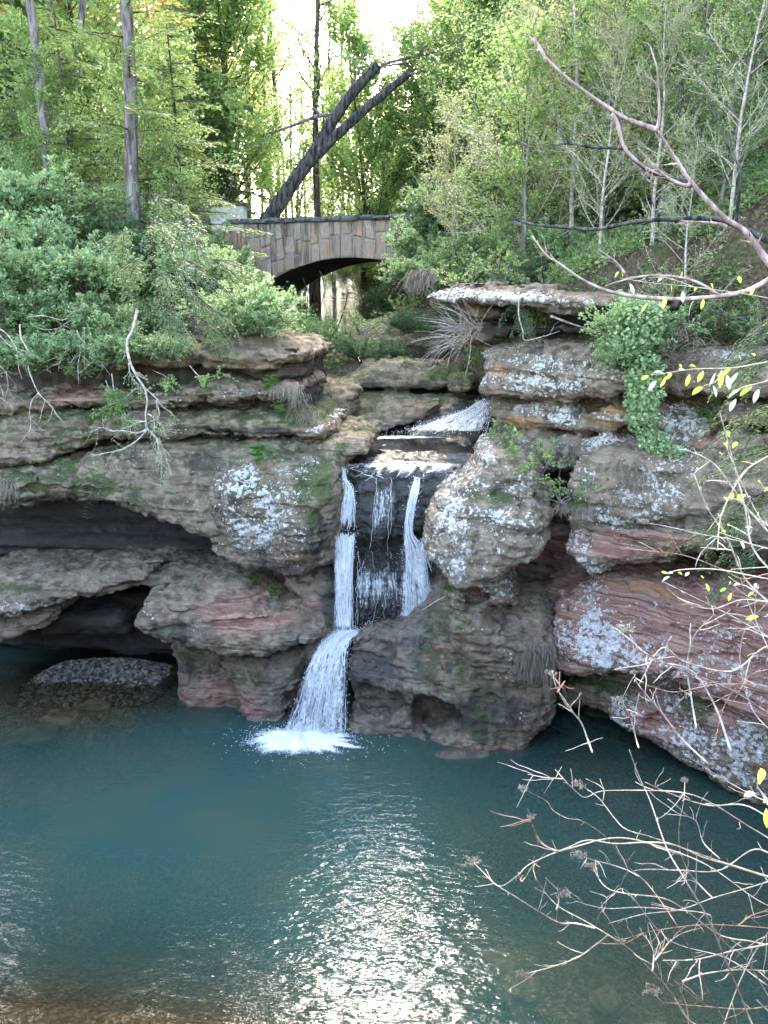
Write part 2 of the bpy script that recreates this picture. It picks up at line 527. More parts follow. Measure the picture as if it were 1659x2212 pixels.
ROCK_ATTR = ('lichen', 'moss', 'red', 'ochre', 'wet', 'dark')
def rock(name, label, cat, fr, pieces, vox=.042, seed=1, rough=1.0, strata=.05, tilt=0.0, base=None, decals=(), kind=None, zmin=-.7, group=None, fine=.022):
    """pieces: dict(p=outline, n=(front, back), R=edge rounding in m, B=bulge depth, op, k, ts, tz)"""
    rng = np.random.RandomState(seed)
    pl = []
    for pc in pieces:
        P = np.array([fr.hit(u, v, pc['n'][0]) for u, v in pc['p']])
        pl.append(chaikin(P, pc.get('c', 2)))
    allp = np.concatenate([p for p, pc in zip(pl, pieces) if pc.get('op', '+') == '+'])
    m = .35
    s0, s1 = allp[:, 0].min() - m, allp[:, 0].max() + m
    z0, z1 = max(allp[:, 1].min() - m, zmin), allp[:, 1].max() + m
    n0 = min(pc['n'][0] for pc in pieces if pc.get('op', '+') == '+') - m - .25
    n1 = max(pc['n'][1] for pc in pieces if pc.get('op', '+') == '+') + m
    sh = (int((s1 - s0) / vox) + 1, int((n1 - n0) / vox) + 1, int((z1 - z0) / vox) + 1)
    s = s0 + np.arange(sh[0]) * vox
    n = (n0 + np.arange(sh[1]) * vox).astype(np.float32)
    z = z0 + np.arange(sh[2]) * vox
    SS, ZZ = np.meshgrid(s, z, indexing='ij')
    # the outline itself wobbles
    wob = gnoise((sh[0], 1, sh[2]), vox, .45, rng)[:, 0] * .16 + gnoise((sh[0], 1, sh[2]), vox, .16, rng)[:, 0] * .07
    D = None
    for P, pc in zip(pl, pieces):
        d2 = (poly_sdf(P, SS, ZZ) + wob * rough).astype(np.float32)
        R, B = pc.get('R', .35), pc.get('B', pc.get('R', .35))
        q = 1 - np.clip(-d2 / R, 0, 1)
        ff = pc['n'][0] + pc.get('ts', 0) * (SS - P[:, 0].mean()) + pc.get('tz', 0) * (ZZ - P[:, 1].mean()) + B * (1 - np.sqrt(np.clip(1 - q * q, 0, 1)))
        d = smax(d2[:, None, :], (ff.astype(np.float32)[:, None, :] - n[None, :, None]), .12)
        d = np.maximum(d, n[None, :, None] - pc['n'][1])
        if D is None:
            D = d
        elif pc.get('op', '+') == '+':
            D = smin(D, d, pc.get('k', .10))
        else:
            D = smax(D, -d, pc.get('k', .12))
    g1 = gnoise(sh, vox, 1.1, rng)
    D = D + rough * (.17 * g1 + .10 * gnoise(sh, vox, (.55, .55, .34), rng) + .075 * gnoise(sh, vox, (.26, .26, .15), rng))
    r1 = np.abs(gnoise(sh, vox, (1.5, 1.5, .34), rng)); r2 = np.abs(gnoise(sh, vox, (.55, .55, .30), rng))
    D = D + rough * (.075 * np.clip(1 - r1 / .055, 0, 1) + .04 * np.clip(1 - r2 / .06, 0, 1) + .05 * gnoise(sh, vox, (.15, .15, .085), rng))
    if strata:
        Lz = z[None, None, :] + tilt * s[:, None, None] + .22 * g1
        tab = np.interp(np.arange(0, 40, .02), np.arange(240) * .17, rng.rand(240) - .5) + .6 * np.interp(np.arange(0, 40, .02), np.arange(540) * .075, rng.rand(540) - .5)
        D = D + strata * 2.0 * tab[np.clip(((Lz + 10) / .02).astype(int), 0, 1999)]
    D[0], D[-1], D[:, 0], D[:, -1], D[:, :, 0], D[:, :, -1] = (vox,) * 6
    V, Q = surface_nets(D.astype(np.float32), vox, np.array([s0, n0, z0]))
    # keep only the main body: drop small loose crumbs
    par = np.arange(len(V))
    for _ in range(400):
        mn = par[Q].min(1)
        new = par.copy()
        for k in range(4):
            np.minimum.at(new, Q[:, k], mn)
        new = new[new]
        if (new == par).all():
            break
        par = new
    ids, inv, cnt = np.unique(par, return_inverse=True, return_counts=True)
    keep = (cnt >= .04 * cnt.max())[inv]
    re = np.cumsum(keep) - 1
    Q = re[Q[keep[Q[:, 0]]]]
    V = V[keep]
    N = normals(V, Q)
    Wd = fr.world(V)
    f = (vnoise(Wd * [1, 1, 1.7], .12, 1) * 1.5 - np.abs(vnoise(Wd, .10, 6)) * 1.2 + vnoise(Wd, .055, 2) * .9) * fine * 2
    V = V + N * f[:, None]
    Wd = fr.world(V)
    at = {k: np.full(len(V), (base or {}).get(k, 0.0)) for k in ROCK_ATTR}
    wz = vnoise(Wd, .5, 3) * .5 + vnoise(Wd, .2, 4) * .3
    for dc in decals:
        k, u, v, ru, rv, st = dc[:6]
        cs, cz = fr.hit(u, v, 0)
        rs = abs(fr.hit(u + ru, v, 0)[0] - cs)
        rz = abs(fr.hit(u, v + rv, 0)[1] - cz)
        r = np.sqrt(((V[:, 0] - cs) / rs) ** 2 + ((V[:, 2] - cz) / rz) ** 2)
        w = np.clip((1.15 - r + wz) / .55, 0, 1)
        at[k] = np.clip(at[k] + st * w, -1, 1.2)
    me = mk_mesh(name, Wd, Q, None, at, True, SANDSTONE)
    o = link(name, me)
    return tag(o, label, cat, group, kind)

FA = Frame(0, 17.7, 735, 16.9)
FC = Frame(740, 16.2, 1210, 15.5, v=1450)
FR = Frame(1040, 17.0, 1659, 13.5, v=1350)
FH = Frame(1040, 19.6, 1659, 15.0, v=850)
FB = Frame(700, 17.8, 1000, 17.8)
FK = Frame(700, 23.0, 1030, 23.0, v=850)

# left: undercut cave walls behind everything
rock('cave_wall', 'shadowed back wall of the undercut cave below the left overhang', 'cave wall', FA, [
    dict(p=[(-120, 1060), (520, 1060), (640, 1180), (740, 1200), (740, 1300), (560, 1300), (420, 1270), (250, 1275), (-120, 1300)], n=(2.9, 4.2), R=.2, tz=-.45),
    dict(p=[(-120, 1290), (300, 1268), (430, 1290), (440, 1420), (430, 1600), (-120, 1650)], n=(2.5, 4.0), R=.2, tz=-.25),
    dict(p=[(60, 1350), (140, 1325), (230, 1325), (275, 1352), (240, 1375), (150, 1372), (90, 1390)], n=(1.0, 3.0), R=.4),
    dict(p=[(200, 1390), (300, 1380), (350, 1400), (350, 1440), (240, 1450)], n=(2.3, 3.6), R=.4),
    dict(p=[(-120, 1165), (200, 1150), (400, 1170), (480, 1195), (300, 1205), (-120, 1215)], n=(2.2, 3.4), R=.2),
], vox=.07, seed=3, strata=.09, base=dict(dark=1.1, red=.1, wet=.25), kind='structure')  # dark and wet here paint the cave's shade into the rock colour

rock('overhang_boulder', 'big grey sandstone overhang left of the waterfall with a white lichened nose', 'rock', FA, [
    dict(p=[(-120, 1020), (0, 1016), (100, 1001), (160, 984), (220, 971), (300, 964), (420, 958), (560, 962), (690, 953), (770, 964), (795, 980), (750, 990), (737, 1015), (737, 1060), (726, 1120), (722, 1195), (700, 1225), (640, 1243), (590, 1238), (530, 1228), (490, 1200), (450, 1170), (400, 1145), (330, 1128), (260, 1105), (180, 1090), (120, 1088), (60, 1095), (0, 1105), (-120, 1115)], n=(.25, 3.6), R=.5, B=.45, tz=.35),
    dict(p=[(440, 1040), (500, 1005), (560, 1000), (640, 1005), (700, 1030), (728, 1080), (722, 1190), (680, 1228), (600, 1238), (520, 1222), (460, 1172), (430, 1110)], n=(-.45, 2.0), R=.7, B=.6, k=.35),
    dict(p=[(590, 1120), (650, 1110), (690, 1125), (690, 1190), (660, 1215), (600, 1200)], n=(-.75, 1.0), R=.35, k=.2),
    dict(p=[(560, 1070), (640, 1060), (700, 1075), (705, 1105), (640, 1115), (570, 1105)], n=(-.62, 1.0), R=.3, k=.15),
    dict(p=[(-120, 1030), (60, 1035), (180, 1045), (330, 1085), (300, 1110), (180, 1085), (60, 1090), (-120, 1108)], n=(-.15, 2.0), R=.4, k=.3),
    dict(p=[(-20, 1060), (200, 1075), (330, 1105), (200, 1082), (0, 1072)], n=(-.6, .15), op='-', R=.1),
    dict(p=[(690, 950), (775, 964), (800, 985), (700, 990), (640, 975)], n=(.6, 4.2), R=.3),
], vox=.036, seed=11, strata=.028, base=dict(dark=.2, moss=.16, lichen=.13), decals=[
    ('lichen', 540, 1090, 69, 90, 0.30), ('lichen', 510, 1030, 57, 36, 0.32), ('lichen', 610, 1075, 69, 36, 0.35), ('lichen', 630, 1145, 57, 48, 0.27),
    ('lichen', 540, 1150, 57, 36, 0.35), ('lichen', 600, 1030, 80, 36, 0.16), ('lichen', 665, 1012, 20, 21, 0.32), ('lichen', 460, 1150, 46, 48, 0.16), ('lichen', 620, 1210, 69, 30, 0.13),
    ('red', 600, 1080, 70, 60, .25), ('red', 630, 1190, 40, 25, .3), ('red', 330, 1100, 60, 30, .2), ('ochre', 645, 1190, 18, 15, .4),
    ('moss', 690, 1060, 50, 60, .38), ('moss', 560, 1045, 50, 25, .3), ('moss', 120, 1050, 140, 40, .25), ('moss', 330, 1060, 60, 40, .15), ('moss', 720, 985, 60, 15, .2),
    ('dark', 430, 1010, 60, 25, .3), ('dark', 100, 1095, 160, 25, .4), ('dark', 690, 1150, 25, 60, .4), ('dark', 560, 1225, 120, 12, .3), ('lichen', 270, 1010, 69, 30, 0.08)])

rock('rock_ledge', 'brown mossy rock ledge along the left cliff just above the overhang', 'rock ledge', FA, [
    dict(p=[(-120, 906), (0, 903), (90, 893), (210, 884), (330, 888), (450, 890), (560, 890), (640, 895), (690, 922), (715, 945), (700, 954), (620, 951), (540, 948), (450, 950), (380, 955), (300, 955), (250, 958), (196, 966), (150, 980), (100, 998), (0, 1012), (-120, 1015)], n=(.55, 4.0), R=.35, B=.5, tz=.5),
    dict(p=[(600, 915), (660, 915), (700, 935), (690, 948), (610, 946)], n=(.35, 2), R=.2),
    dict(p=[(60, 930), (200, 925), (280, 935), (180, 955), (60, 985), (-120, 990), (-120, 940)], n=(.3, 2), R=.3),
], vox=.042, seed=21, strata=.035, base=dict(dark=.25, moss=.2), decals=[('lichen', 672, 937, 25, 10, .8), ('lichen', 170, 940, 60, 14, .18), ('red', 50, 930, 100, 15, .2), ('moss', 640, 905, 70, 30, .35), ('moss', 120, 970, 110, 25, .3), ('dark', 450, 940, 220, 12, .3)])

rock('rock_ledge', 'middle left ledge with a pale bare front and grass on its end', 'rock ledge', FA, [
    dict(p=[(-120, 850), (0, 852), (100, 848), (210, 845), (240, 852), (330, 855), (370, 838), (420, 830), (500, 828), (580, 830), (620, 815), (642, 828), (647, 850), (635, 865), (600, 870), (540, 872), (450, 876), (330, 880), (210, 880), (90, 889), (0, 899), (-120, 902)], n=(.8, 4.0), R=.3, B=.4, tz=.3),
    dict(p=[(380, 845), (450, 838), (560, 838), (600, 850), (580, 868), (450, 870), (390, 862)], n=(.5, 2), R=.25),
], vox=.042, seed=22, strata=.03, base=dict(dark=.25, red=.14, moss=.1), decals=[('lichen', 470, 855, 110, 14, .2), ('lichen', 630, 835, 16, 18, .55), ('red', 620, 840, 30, 20, .4), ('red', 120, 870, 120, 20, .35), ('dark', 300, 865, 60, 20, .3)])

rock('rock_ledge', 'topmost cracked tan slab of the left cliff under the green bushes', 'rock ledge', FA, [
    dict(p=[(-120, 735), (100, 730), (330, 740), (420, 728), (500, 730), (560, 728), (620, 735), (652, 752), (664, 770), (640, 783), (600, 795), (530, 801), (470, 803), (400, 800), (330, 795), (100, 790), (-120, 785)], n=(1.1, 5.0), R=.3, B=.35, tz=.5),
    dict(p=[(420, 752), (480, 738), (540, 770), (530, 798), (430, 796), (390, 775)], n=(.85, 2), R=.3),
    dict(p=[(560, 735), (655, 752), (662, 772), (600, 790), (550, 775)], n=(.8, 2), R=.25),
    dict(p=[(500, 745), (560, 768), (640, 762), (560, 775)], n=(.4, 1.2), op='-', R=.1),
], vox=.042, seed=23, strata=.045, tilt=.06, base=dict(dark=.0), decals=[('dark', 300, 760, 330, 60, .2), ('ochre', 600, 760, 60, 25, .22), ('ochre', 460, 780, 60, 18, .2), ('red', 520, 730, 40, 10, .4)])

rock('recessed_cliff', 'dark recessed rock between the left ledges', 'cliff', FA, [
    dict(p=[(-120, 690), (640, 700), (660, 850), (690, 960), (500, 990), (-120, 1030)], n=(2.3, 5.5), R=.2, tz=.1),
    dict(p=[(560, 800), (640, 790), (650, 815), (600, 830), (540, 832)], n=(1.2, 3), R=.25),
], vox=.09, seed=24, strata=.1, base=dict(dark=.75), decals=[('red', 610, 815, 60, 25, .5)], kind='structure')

rock('cave_ledge', 'pale flat rock ledge jutting out inside the left cave', 'rock ledge', FA, [
    dict(p=[(-120, 1268), (0, 1266), (100, 1258), (165, 1254), (230, 1255), (300, 1262), (280, 1274), (230, 1281), (170, 1296), (120, 1313), (60, 1320), (0, 1326), (-120, 1335)], n=(-.35, 3.0), R=.3, B=.35, tz=.9),
    dict(p=[(180, 1258), (330, 1250), (420, 1242), (500, 1232), (500, 1250), (420, 1264), (290, 1276), (200, 1284)], n=(.5, 3.2), R=.25, ts=.35),
    dict(p=[(-120, 1335), (0, 1328), (60, 1328), (105, 1332), (90, 1358), (40, 1376), (0, 1388), (-120, 1400)], n=(-.3, 2.0), R=.3, tz=.4),
], vox=.036, seed=31, strata=.03, base=dict(dark=.02), decals=[('lichen', 40, 1300, 60, 14, .62), ('lichen', 130, 1290, 60, 20, .22), ('lichen', 10, 1350, 20, 14, .3), ('dark', 350, 1260, 120, 14, .3), ('moss', 20, 1262, 80, 6, .3)])

rock('shelf_boulder', 'reddish-brown undercut boulder at the water left of the lower cascade', 'boulder', FA, [
    dict(p=[(278, 1345), (290, 1313), (325, 1291), (400, 1283), (450, 1279), (500, 1284), (540, 1303), (590, 1332), (650, 1347), (690, 1364), (690, 1388), (640, 1402), (560, 1428), (480, 1420), (430, 1402), (350, 1386), (300, 1370)], n=(-.7, 2.6), R=.45, B=.5, tz=.5, ts=.03),
    dict(p=[(350, 1375), (480, 1405), (670, 1380), (665, 1420), (650, 1470), (632, 1520), (620, 1640), (540, 1640), (470, 1640), (376, 1640), (374, 1500), (372, 1470), (365, 1430)], n=(.05, 2.6), R=.35, tz=.15, ts=-.03),
    dict(p=[(430, 1440), (540, 1430), (640, 1425), (640, 1490), (620, 1540), (610, 1640), (540, 1640), (500, 1500)], n=(-.6, 2.0), R=.5, k=.3, tz=.3),
    dict(p=[(380, 1475), (450, 1480), (540, 1540), (600, 1575), (600, 1660), (376, 1660)], n=(-.35, 2.0), R=.4, k=.25, tz=.25),
    dict(p=[(640, 1350), (690, 1364), (720, 1380), (700, 1430), (670, 1470), (650, 1420)], n=(-.1, 2.4), R=.3),
], vox=.034, seed=41, strata=.022, tilt=-.1, base=dict(dark=.08, red=.16), decals=[
    ('red', 520, 1300, 120, 34, .3), ('red', 480, 1500, 110, 40, .35), ('red', 560, 1330, 90, 25, .2), ('lichen', 340, 1300, 45, 16, .3), ('lichen', 460, 1390, 55, 14, .45), ('lichen', 455, 1335, 20, 10, .4),
    ('moss', 420, 1420, 70, 22, .5), ('moss', 520, 1445, 90, 15, .55), ('moss', 500, 1530, 60, 25, .4), ('moss', 380, 1340, 40, 20, .3), ('dark', 390, 1335, 60, 25, .5), ('dark', 560, 1400, 80, 20, .4), ('dark', 420, 1450, 60, 25, .4),
    ('wet', 650, 1380, 55, 40, .7), ('wet', 620, 1480, 60, 110, .6), ('wet', 480, 1540, 130, 40, .5)])

rock('dirt_bank', 'reddish dirt and rock bank between the overhang and the shelf boulder', 'rock', FA, [
    dict(p=[(380, 1262), (480, 1232), (600, 1225), (740, 1215), (745, 1400), (680, 1400), (590, 1345), (480, 1300)], n=(1.1, 3.2), R=.2, tz=.6),
    dict(p=[(610, 1238), (700, 1235), (730, 1260), (715, 1300), (650, 1310), (610, 1280)], n=(.45, 2.5), R=.3, tz=.3),
    dict(p=[(680, 1255), (745, 1250), (748, 1400), (690, 1400), (672, 1330)], n=(.35, 2.5), R=.3, tz=.1),
], vox=.042, seed=42, strata=.05, rough=1.2, base=dict(dark=.2, red=.2), decals=[('red', 650, 1325, 40, 18, .8), ('wet', 720, 1310, 40, 70, .9), ('dark', 720, 1310, 40, 70, .6), ('moss', 560, 1255, 70, 25, .3)])

rock('wet_cliff', 'black wet rock face that the upper waterfall runs down', 'rock face', FB, [
    dict(p=[(640, 1000), (735, 1012), (770, 1010), (850, 1010), (920, 1012), (980, 1014), (1060, 1004), (1050, 1140), (960, 1150), (840, 1170), (700, 1160), (640, 1150)], n=(.0, 4.2), R=.3, B=.35, tz=.14),
    dict(p=[(640, 1130), (1050, 1120), (1010, 1420), (660, 1420)], n=(.42, 3.0), R=.2, tz=.03),
    dict(p=[(760, 1010), (800, 1005), (860, 1015), (865, 1080), (840, 1200), (790, 1180), (765, 1120)], n=(-.28, 2), R=.3, k=.3),
    dict(p=[(905, 1010), (990, 1012), (1000, 1060), (960, 1140), (915, 1140), (900, 1060)], n=(-.25, 2), R=.3, k=.3),
    dict(p=[(715, 1100), (770, 1095), (775, 1148), (715, 1155)], n=(-.2, 2), R=.2, k=.2),
    dict(p=[(722, 800), (1040, 800), (1040, 1006), (960, 1013), (900, 1008), (850, 1013), (790, 1007), (722, 1011)], n=(-.6, 4.4), op='-', R=.05, B=.02, k=.06, c=0),
    dict(p=[(620, 1340), (760, 1350), (900, 1345), (1000, 1300), (1000, 1440), (620, 1440)], n=(-.1, 2.0), R=.2, tz=1.0),
], vox=.042, seed=51, strata=.015, base=dict(dark=.85, wet=.9))

rock('smooth_wet_rock', 'smooth brown water-worn rock under the basin right of the lower cascade', 'rock', FC, [
    dict(p=[(748, 1405), (765, 1388), (800, 1384), (850, 1376), (885, 1358), (920, 1330), (975, 1305), (1010, 1400), (1010, 1700), (752, 1700), (750, 1500)], n=(.0, .95), R=.4, B=.4, tz=.2),
    dict(p=[(905, 1330), (955, 1292), (1000, 1290), (1060, 1330), (1130, 1330), (1195, 1330), (1205, 1440), (1205, 1540), (1180, 1570), (1140, 1590), (1140, 1700), (900, 1700)], n=(.05, 2.6), R=.45, B=.5, tz=.38, k=.3),
    dict(p=[(960, 1330), (1050, 1335), (1130, 1400), (1195, 1400), (1200, 1470), (1150, 1500), (1060, 1490), (1000, 1440), (960, 1400)], n=(-.25, 2), R=.4, k=.3),
    dict(p=[(850, 1400), (960, 1420), (1120, 1500), (1190, 1540), (1130, 1590), (1060, 1640), (960, 1620), (870, 1540), (820, 1480)], n=(-.3, 2), R=.6, k=.4, tz=.2),
    dict(p=[(752, 1438), (800, 1432), (838, 1448), (845, 1472), (800, 1482), (752, 1480)], n=(-.9, .38), op='-', R=.2, k=.3),
    dict(p=[(880, 1562), (920, 1556), (965, 1566), (990, 1600), (1000, 1640), (870, 1640)], n=(-1.2, .6), op='-', R=.2, k=.2),
    dict(p=[(752, 1520), (850, 1545), (870, 1580), (752, 1600)], n=(-.9, .25), op='-', R=.25, k=.25),
], vox=.034, seed=61, strata=.018, rough=.75, tilt=.16, base=dict(dark=.22), decals=[
    ('wet', 830, 1420, 120, 110, .75), ('wet', 860, 1540, 140, 60, .5), ('wet', 900, 1350, 80, 60, .4), ('red', 930, 1310, 50, 30, .3), ('red', 935, 1425, 28, 30, .8), ('red', 1050, 1590, 80, 14, .6), ('red', 960, 1600, 30, 14, .5), ('ochre', 830, 1400, 70, 25, .25),
    ('moss', 920, 1420, 30, 70, .5), ('moss', 1000, 1470, 90, 70, .35), ('moss', 1100, 1560, 90, 40, .35), ('moss', 970, 1360, 50, 40, .4), ('lichen', 1080, 1448, 60, 20, .4), ('lichen', 1100, 1400, 30, 20, .25), ('dark', 1050, 1530, 120, 50, .4), ('dark', 800, 1460, 60, 40, .5), ('lichen', 1010, 1350, 40, 20, .3), ('lichen', 1125, 1530, 14, 10, .6)])

rock('lichen_boulder', 'rounded boulder spotted with white lichen overhanging right of the waterfall', 'boulder', FC, [
    dict(p=[(940, 1076), (962, 1069), (995, 1045), (1021, 1030), (1024, 999), (1047, 983), (1085, 980), (1141, 1008), (1171, 1025), (1176, 1074), (1160, 1100), (1193, 1110), (1199, 1130), (1190, 1172), (1180, 1211), (1125, 1224), (1096, 1238), (1086, 1245), (1060, 1262), (979, 1272), (956, 1243), (936, 1224), (923, 1195), (921, 1150), (923, 1118), (934, 1104)], n=(-.15, 2.6), R=.6, B=.65, tz=.55),
    dict(p=[(956, 1240), (1090, 1235), (1104, 1255), (1104, 1278), (1125, 1302), (1110, 1328), (1053, 1330), (1008, 1332), (970, 1324), (960, 1302), (976, 1270)], n=(.05, 2.2), R=.3, B=.35, k=.2),
    dict(p=[(925, 1120), (1000, 1105), (1060, 1120), (1060, 1200), (1000, 1250), (955, 1232), (925, 1190)], n=(-.35, 2), R=.6, k=.4),
    dict(p=[(1060, 1110), (1120, 1095), (1185, 1112), (1180, 1165), (1110, 1190), (1060, 1170)], n=(-.35, 2), R=.4, k=.3),
    dict(p=[(1005, 1310), (1050, 1295), (1070, 1305), (1040, 1325), (1005, 1330)], n=(-.5, .5), op='-', R=.1),
    dict(p=[(1050, 1070), (1060, 1060), (1130, 1095), (1150, 1105), (1100, 1098)], n=(-.6, .25), op='-', R=.1),
], vox=.034, seed=71, strata=.04, tilt=.14, base=dict(dark=.0, lichen=.22), decals=[
    ('lichen', 970, 1160, 60, 70, 0.37), ('lichen', 960, 1085, 50, 22, 0.38), ('lichen', 1000, 1110, 60, 25, 0.26), ('lichen', 1090, 1115, 60, 25, 0.47), ('lichen', 1080, 1160, 30, 25, 0.26), ('lichen', 1010, 1050, 40, 25, 0.34), ('lichen', 1040, 1000, 30, 25, 0.51), ('lichen', 1130, 1060, 40, 30, 0.42), ('lichen', 985, 1220, 40, 30, 0.26), ('lichen', 1080, 1280, 40, 30, 0.47), ('lichen', 1000, 1300, 40, 20, 0.26),
    ('moss', 1060, 1078, 50, 16, .5), ('moss', 1040, 1110, 40, 14, .35), ('moss', 1110, 985, 40, 12, .4), ('dark', 1110, 1040, 60, 25, .25), ('dark', 1060, 1075, 45, 14, .4), ('red', 1035, 1290, 20, 22, 1.0), ('red', 1110, 1310, 20, 20, .6), ('ochre', 1120, 1210, 70, 20, .2)])

rock('red_overhang', 'red and white banded block of sandstone hanging over the small right cave', 'rock', FR, [
    dict(p=[(1195, 1000), (1300, 985), (1420, 980), (1500, 1000), (1760, 1010), (1760, 1215), (1600, 1205), (1475, 1207), (1390, 1212), (1335, 1222), (1303, 1238), (1280, 1245), (1255, 1228), (1225, 1207), (1213, 1172), (1200, 1125)], n=(.1, 2.8), R=.45, B=.5, tz=.25),
    dict(p=[(1235, 1060), (1400, 1050), (1480, 1080), (1480, 1140), (1300, 1150), (1215, 1130)], n=(-.15, 2), R=.35, k=.25),
    dict(p=[(1300, 1148), (1370, 1140), (1420, 1138), (1420, 1150), (1340, 1156)], n=(-.4, .5), op='-', R=.1),
    dict(p=[(1430, 1020), (1500, 1030), (1560, 1060), (1440, 1050)], n=(-.4, .4), op='-', R=.1),
    dict(p=[(1180, 1090), (1215, 1100), (1206, 1140), (1190, 1120)], n=(-.6, .8), op='-', R=.1),
], vox=.036, seed=81, strata=.055, tilt=.05, base=dict(dark=.02, lichen=.18), decals=[
    ('red', 1320, 1185, 150, 35, .62), ('red', 1420, 1160, 120, 25, .5), ('lichen', 1330, 1120, 160, 26, .5), ('lichen', 1240, 1180, 40, 50, .45), ('lichen', 1280, 1225, 40, 20, .5), ('lichen', 1400, 1070, 90, 45, .45), ('lichen', 1250, 1040, 40, 40, .3), ('lichen', 1440, 1020, 70, 30, .35), ('ochre', 1310, 1040, 40, 25, .3), ('moss', 1250, 1090, 70, 14, .4), ('dark', 1500, 1130, 100, 60, .3), ('dark', 1380, 1205, 100, 12, .25)])

rock('cave_floor_rock', 'dark red rock floor sloping out of the small right cave', 'rock', FR, [
    dict(p=[(1060, 1310), (1110, 1290), (1150, 1272), (1260, 1232), (1320, 1250), (1280, 1330), (1215, 1330), (1215, 1480), (1060, 1480)], n=(.9, 3.4), R=.3, tz=.7),
    dict(p=[(1050, 1140), (1560, 1150), (1560, 1300), (1050, 1320)], n=(2.4, 3.6), R=.1),
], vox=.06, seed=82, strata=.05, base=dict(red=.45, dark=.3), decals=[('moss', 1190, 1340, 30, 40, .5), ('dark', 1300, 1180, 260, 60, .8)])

rock('red_sandstone', 'broad red sandstone block with a white crust of lichen at right', 'rock', FR, [
    dict(p=[(1178, 1312), (1225, 1283), (1250, 1240), (1310, 1240), (1400, 1262), (1520, 1276), (1760, 1300), (1760, 1600), (1600, 1540), (1480, 1492), (1400, 1474), (1330, 1462), (1240, 1456), (1212, 1446), (1200, 1400), (1186, 1345)], n=(.05, 2.8), R=.4, B=.4, tz=.42),
    dict(p=[(1182, 1330), (1220, 1330), (1260, 1340), (1250, 1352), (1200, 1348)], n=(-.5, .45), op='-', R=.1, k=.06),
    dict(p=[(1330, 1298), (1400, 1290), (1470, 1298), (1400, 1303)], n=(-.5, .55), op='-', R=.05, k=.05),
    dict(p=[(1200, 1395), (1300, 1390), (1420, 1420), (1480, 1450), (1420, 1472), (1330, 1460), (1230, 1455)], n=(-.25, 2), R=.3, k=.3),
], vox=.034, seed=91, strata=.045, tilt=-.05, base=dict(red=.6, lichen=.12), decals=[
    ('lichen', 1260, 1385, 100, 55, .52), ('lichen', 1370, 1420, 130, 50, .5), ('lichen', 1250, 1290, 45, 60, .42), ('lichen', 1200, 1310, 30, 14, .5), ('lichen', 1330, 1350, 100, 20, .2), ('lichen', 1540, 1430, 60, 80, .42), ('lichen', 1640, 1480, 50, 60, .35), ('lichen', 1480, 1345, 200, 22, .12),
    ('ochre', 1400, 1292, 70, 12, .7), ('ochre', 1330, 1285, 60, 20, .35), ('ochre', 1230, 1335, 50, 12, .3), ('dark', 1330, 1250, 60, 12, .2)])

rock('lower_lichen_rock', 'low undercut rock blotched white and red sloping into the pool at right', 'rock', FR, [
    dict(p=[(1200, 1448), (1300, 1455), (1480, 1480), (1760, 1560), (1760, 1800), (1600, 1700), (1450, 1620), (1340, 1570), (1290, 1535), (1200, 1545)], n=(.45, 2.8), R=.3, tz=.3),
    dict(p=[(1298, 1530), (1330, 1510), (1400, 1515), (1500, 1510), (1600, 1540), (1760, 1590), (1760, 1830), (1670, 1752), (1600, 1724), (1520, 1692), (1450, 1643), (1400, 1613), (1340, 1583), (1306, 1560)], n=(-.05, 2.4), R=.45, B=.45, k=.2, tz=.25),
    dict(p=[(1100, 1500), (1220, 1530), (1300, 1545), (1450, 1640), (1760, 1850), (1760, 2000), (1060, 2000), (1080, 1600)], n=(1.1, 2.6), R=.2, tz=.1),
    dict(p=[(1385, 1560), (1440, 1555), (1470, 1590), (1420, 1610), (1380, 1590)], n=(-.3, .25), op='-', R=.15),
], vox=.036, seed=92, strata=.04, tilt=-.2, base=dict(red=.3, dark=.1, lichen=.15), decals=[
    ('lichen', 1340, 1550, 45, 40, .62), ('lichen', 1460, 1590, 60, 60, .5), ('lichen', 1540, 1640, 80, 60, .5), ('lichen', 1620, 1600, 60, 60, .6), ('lichen', 1640, 1690, 50, 40, .45), ('lichen', 1420, 1500, 50, 30, .4), ('lichen', 1230, 1470, 40, 12, .5),
    ('red', 1420, 1570, 60, 30, .4), ('red', 1570, 1550, 40, 40, .5), ('moss', 1270, 1500, 90, 30, .5), ('moss', 1500, 1530, 50, 40, .5), ('dark', 1260, 1590, 160, 50, .55), ('moss', 1250, 1560, 120, 30, .25), ('wet', 1260, 1620, 200, 30, .5), ('dark', 1500, 1750, 200, 50, .6)])

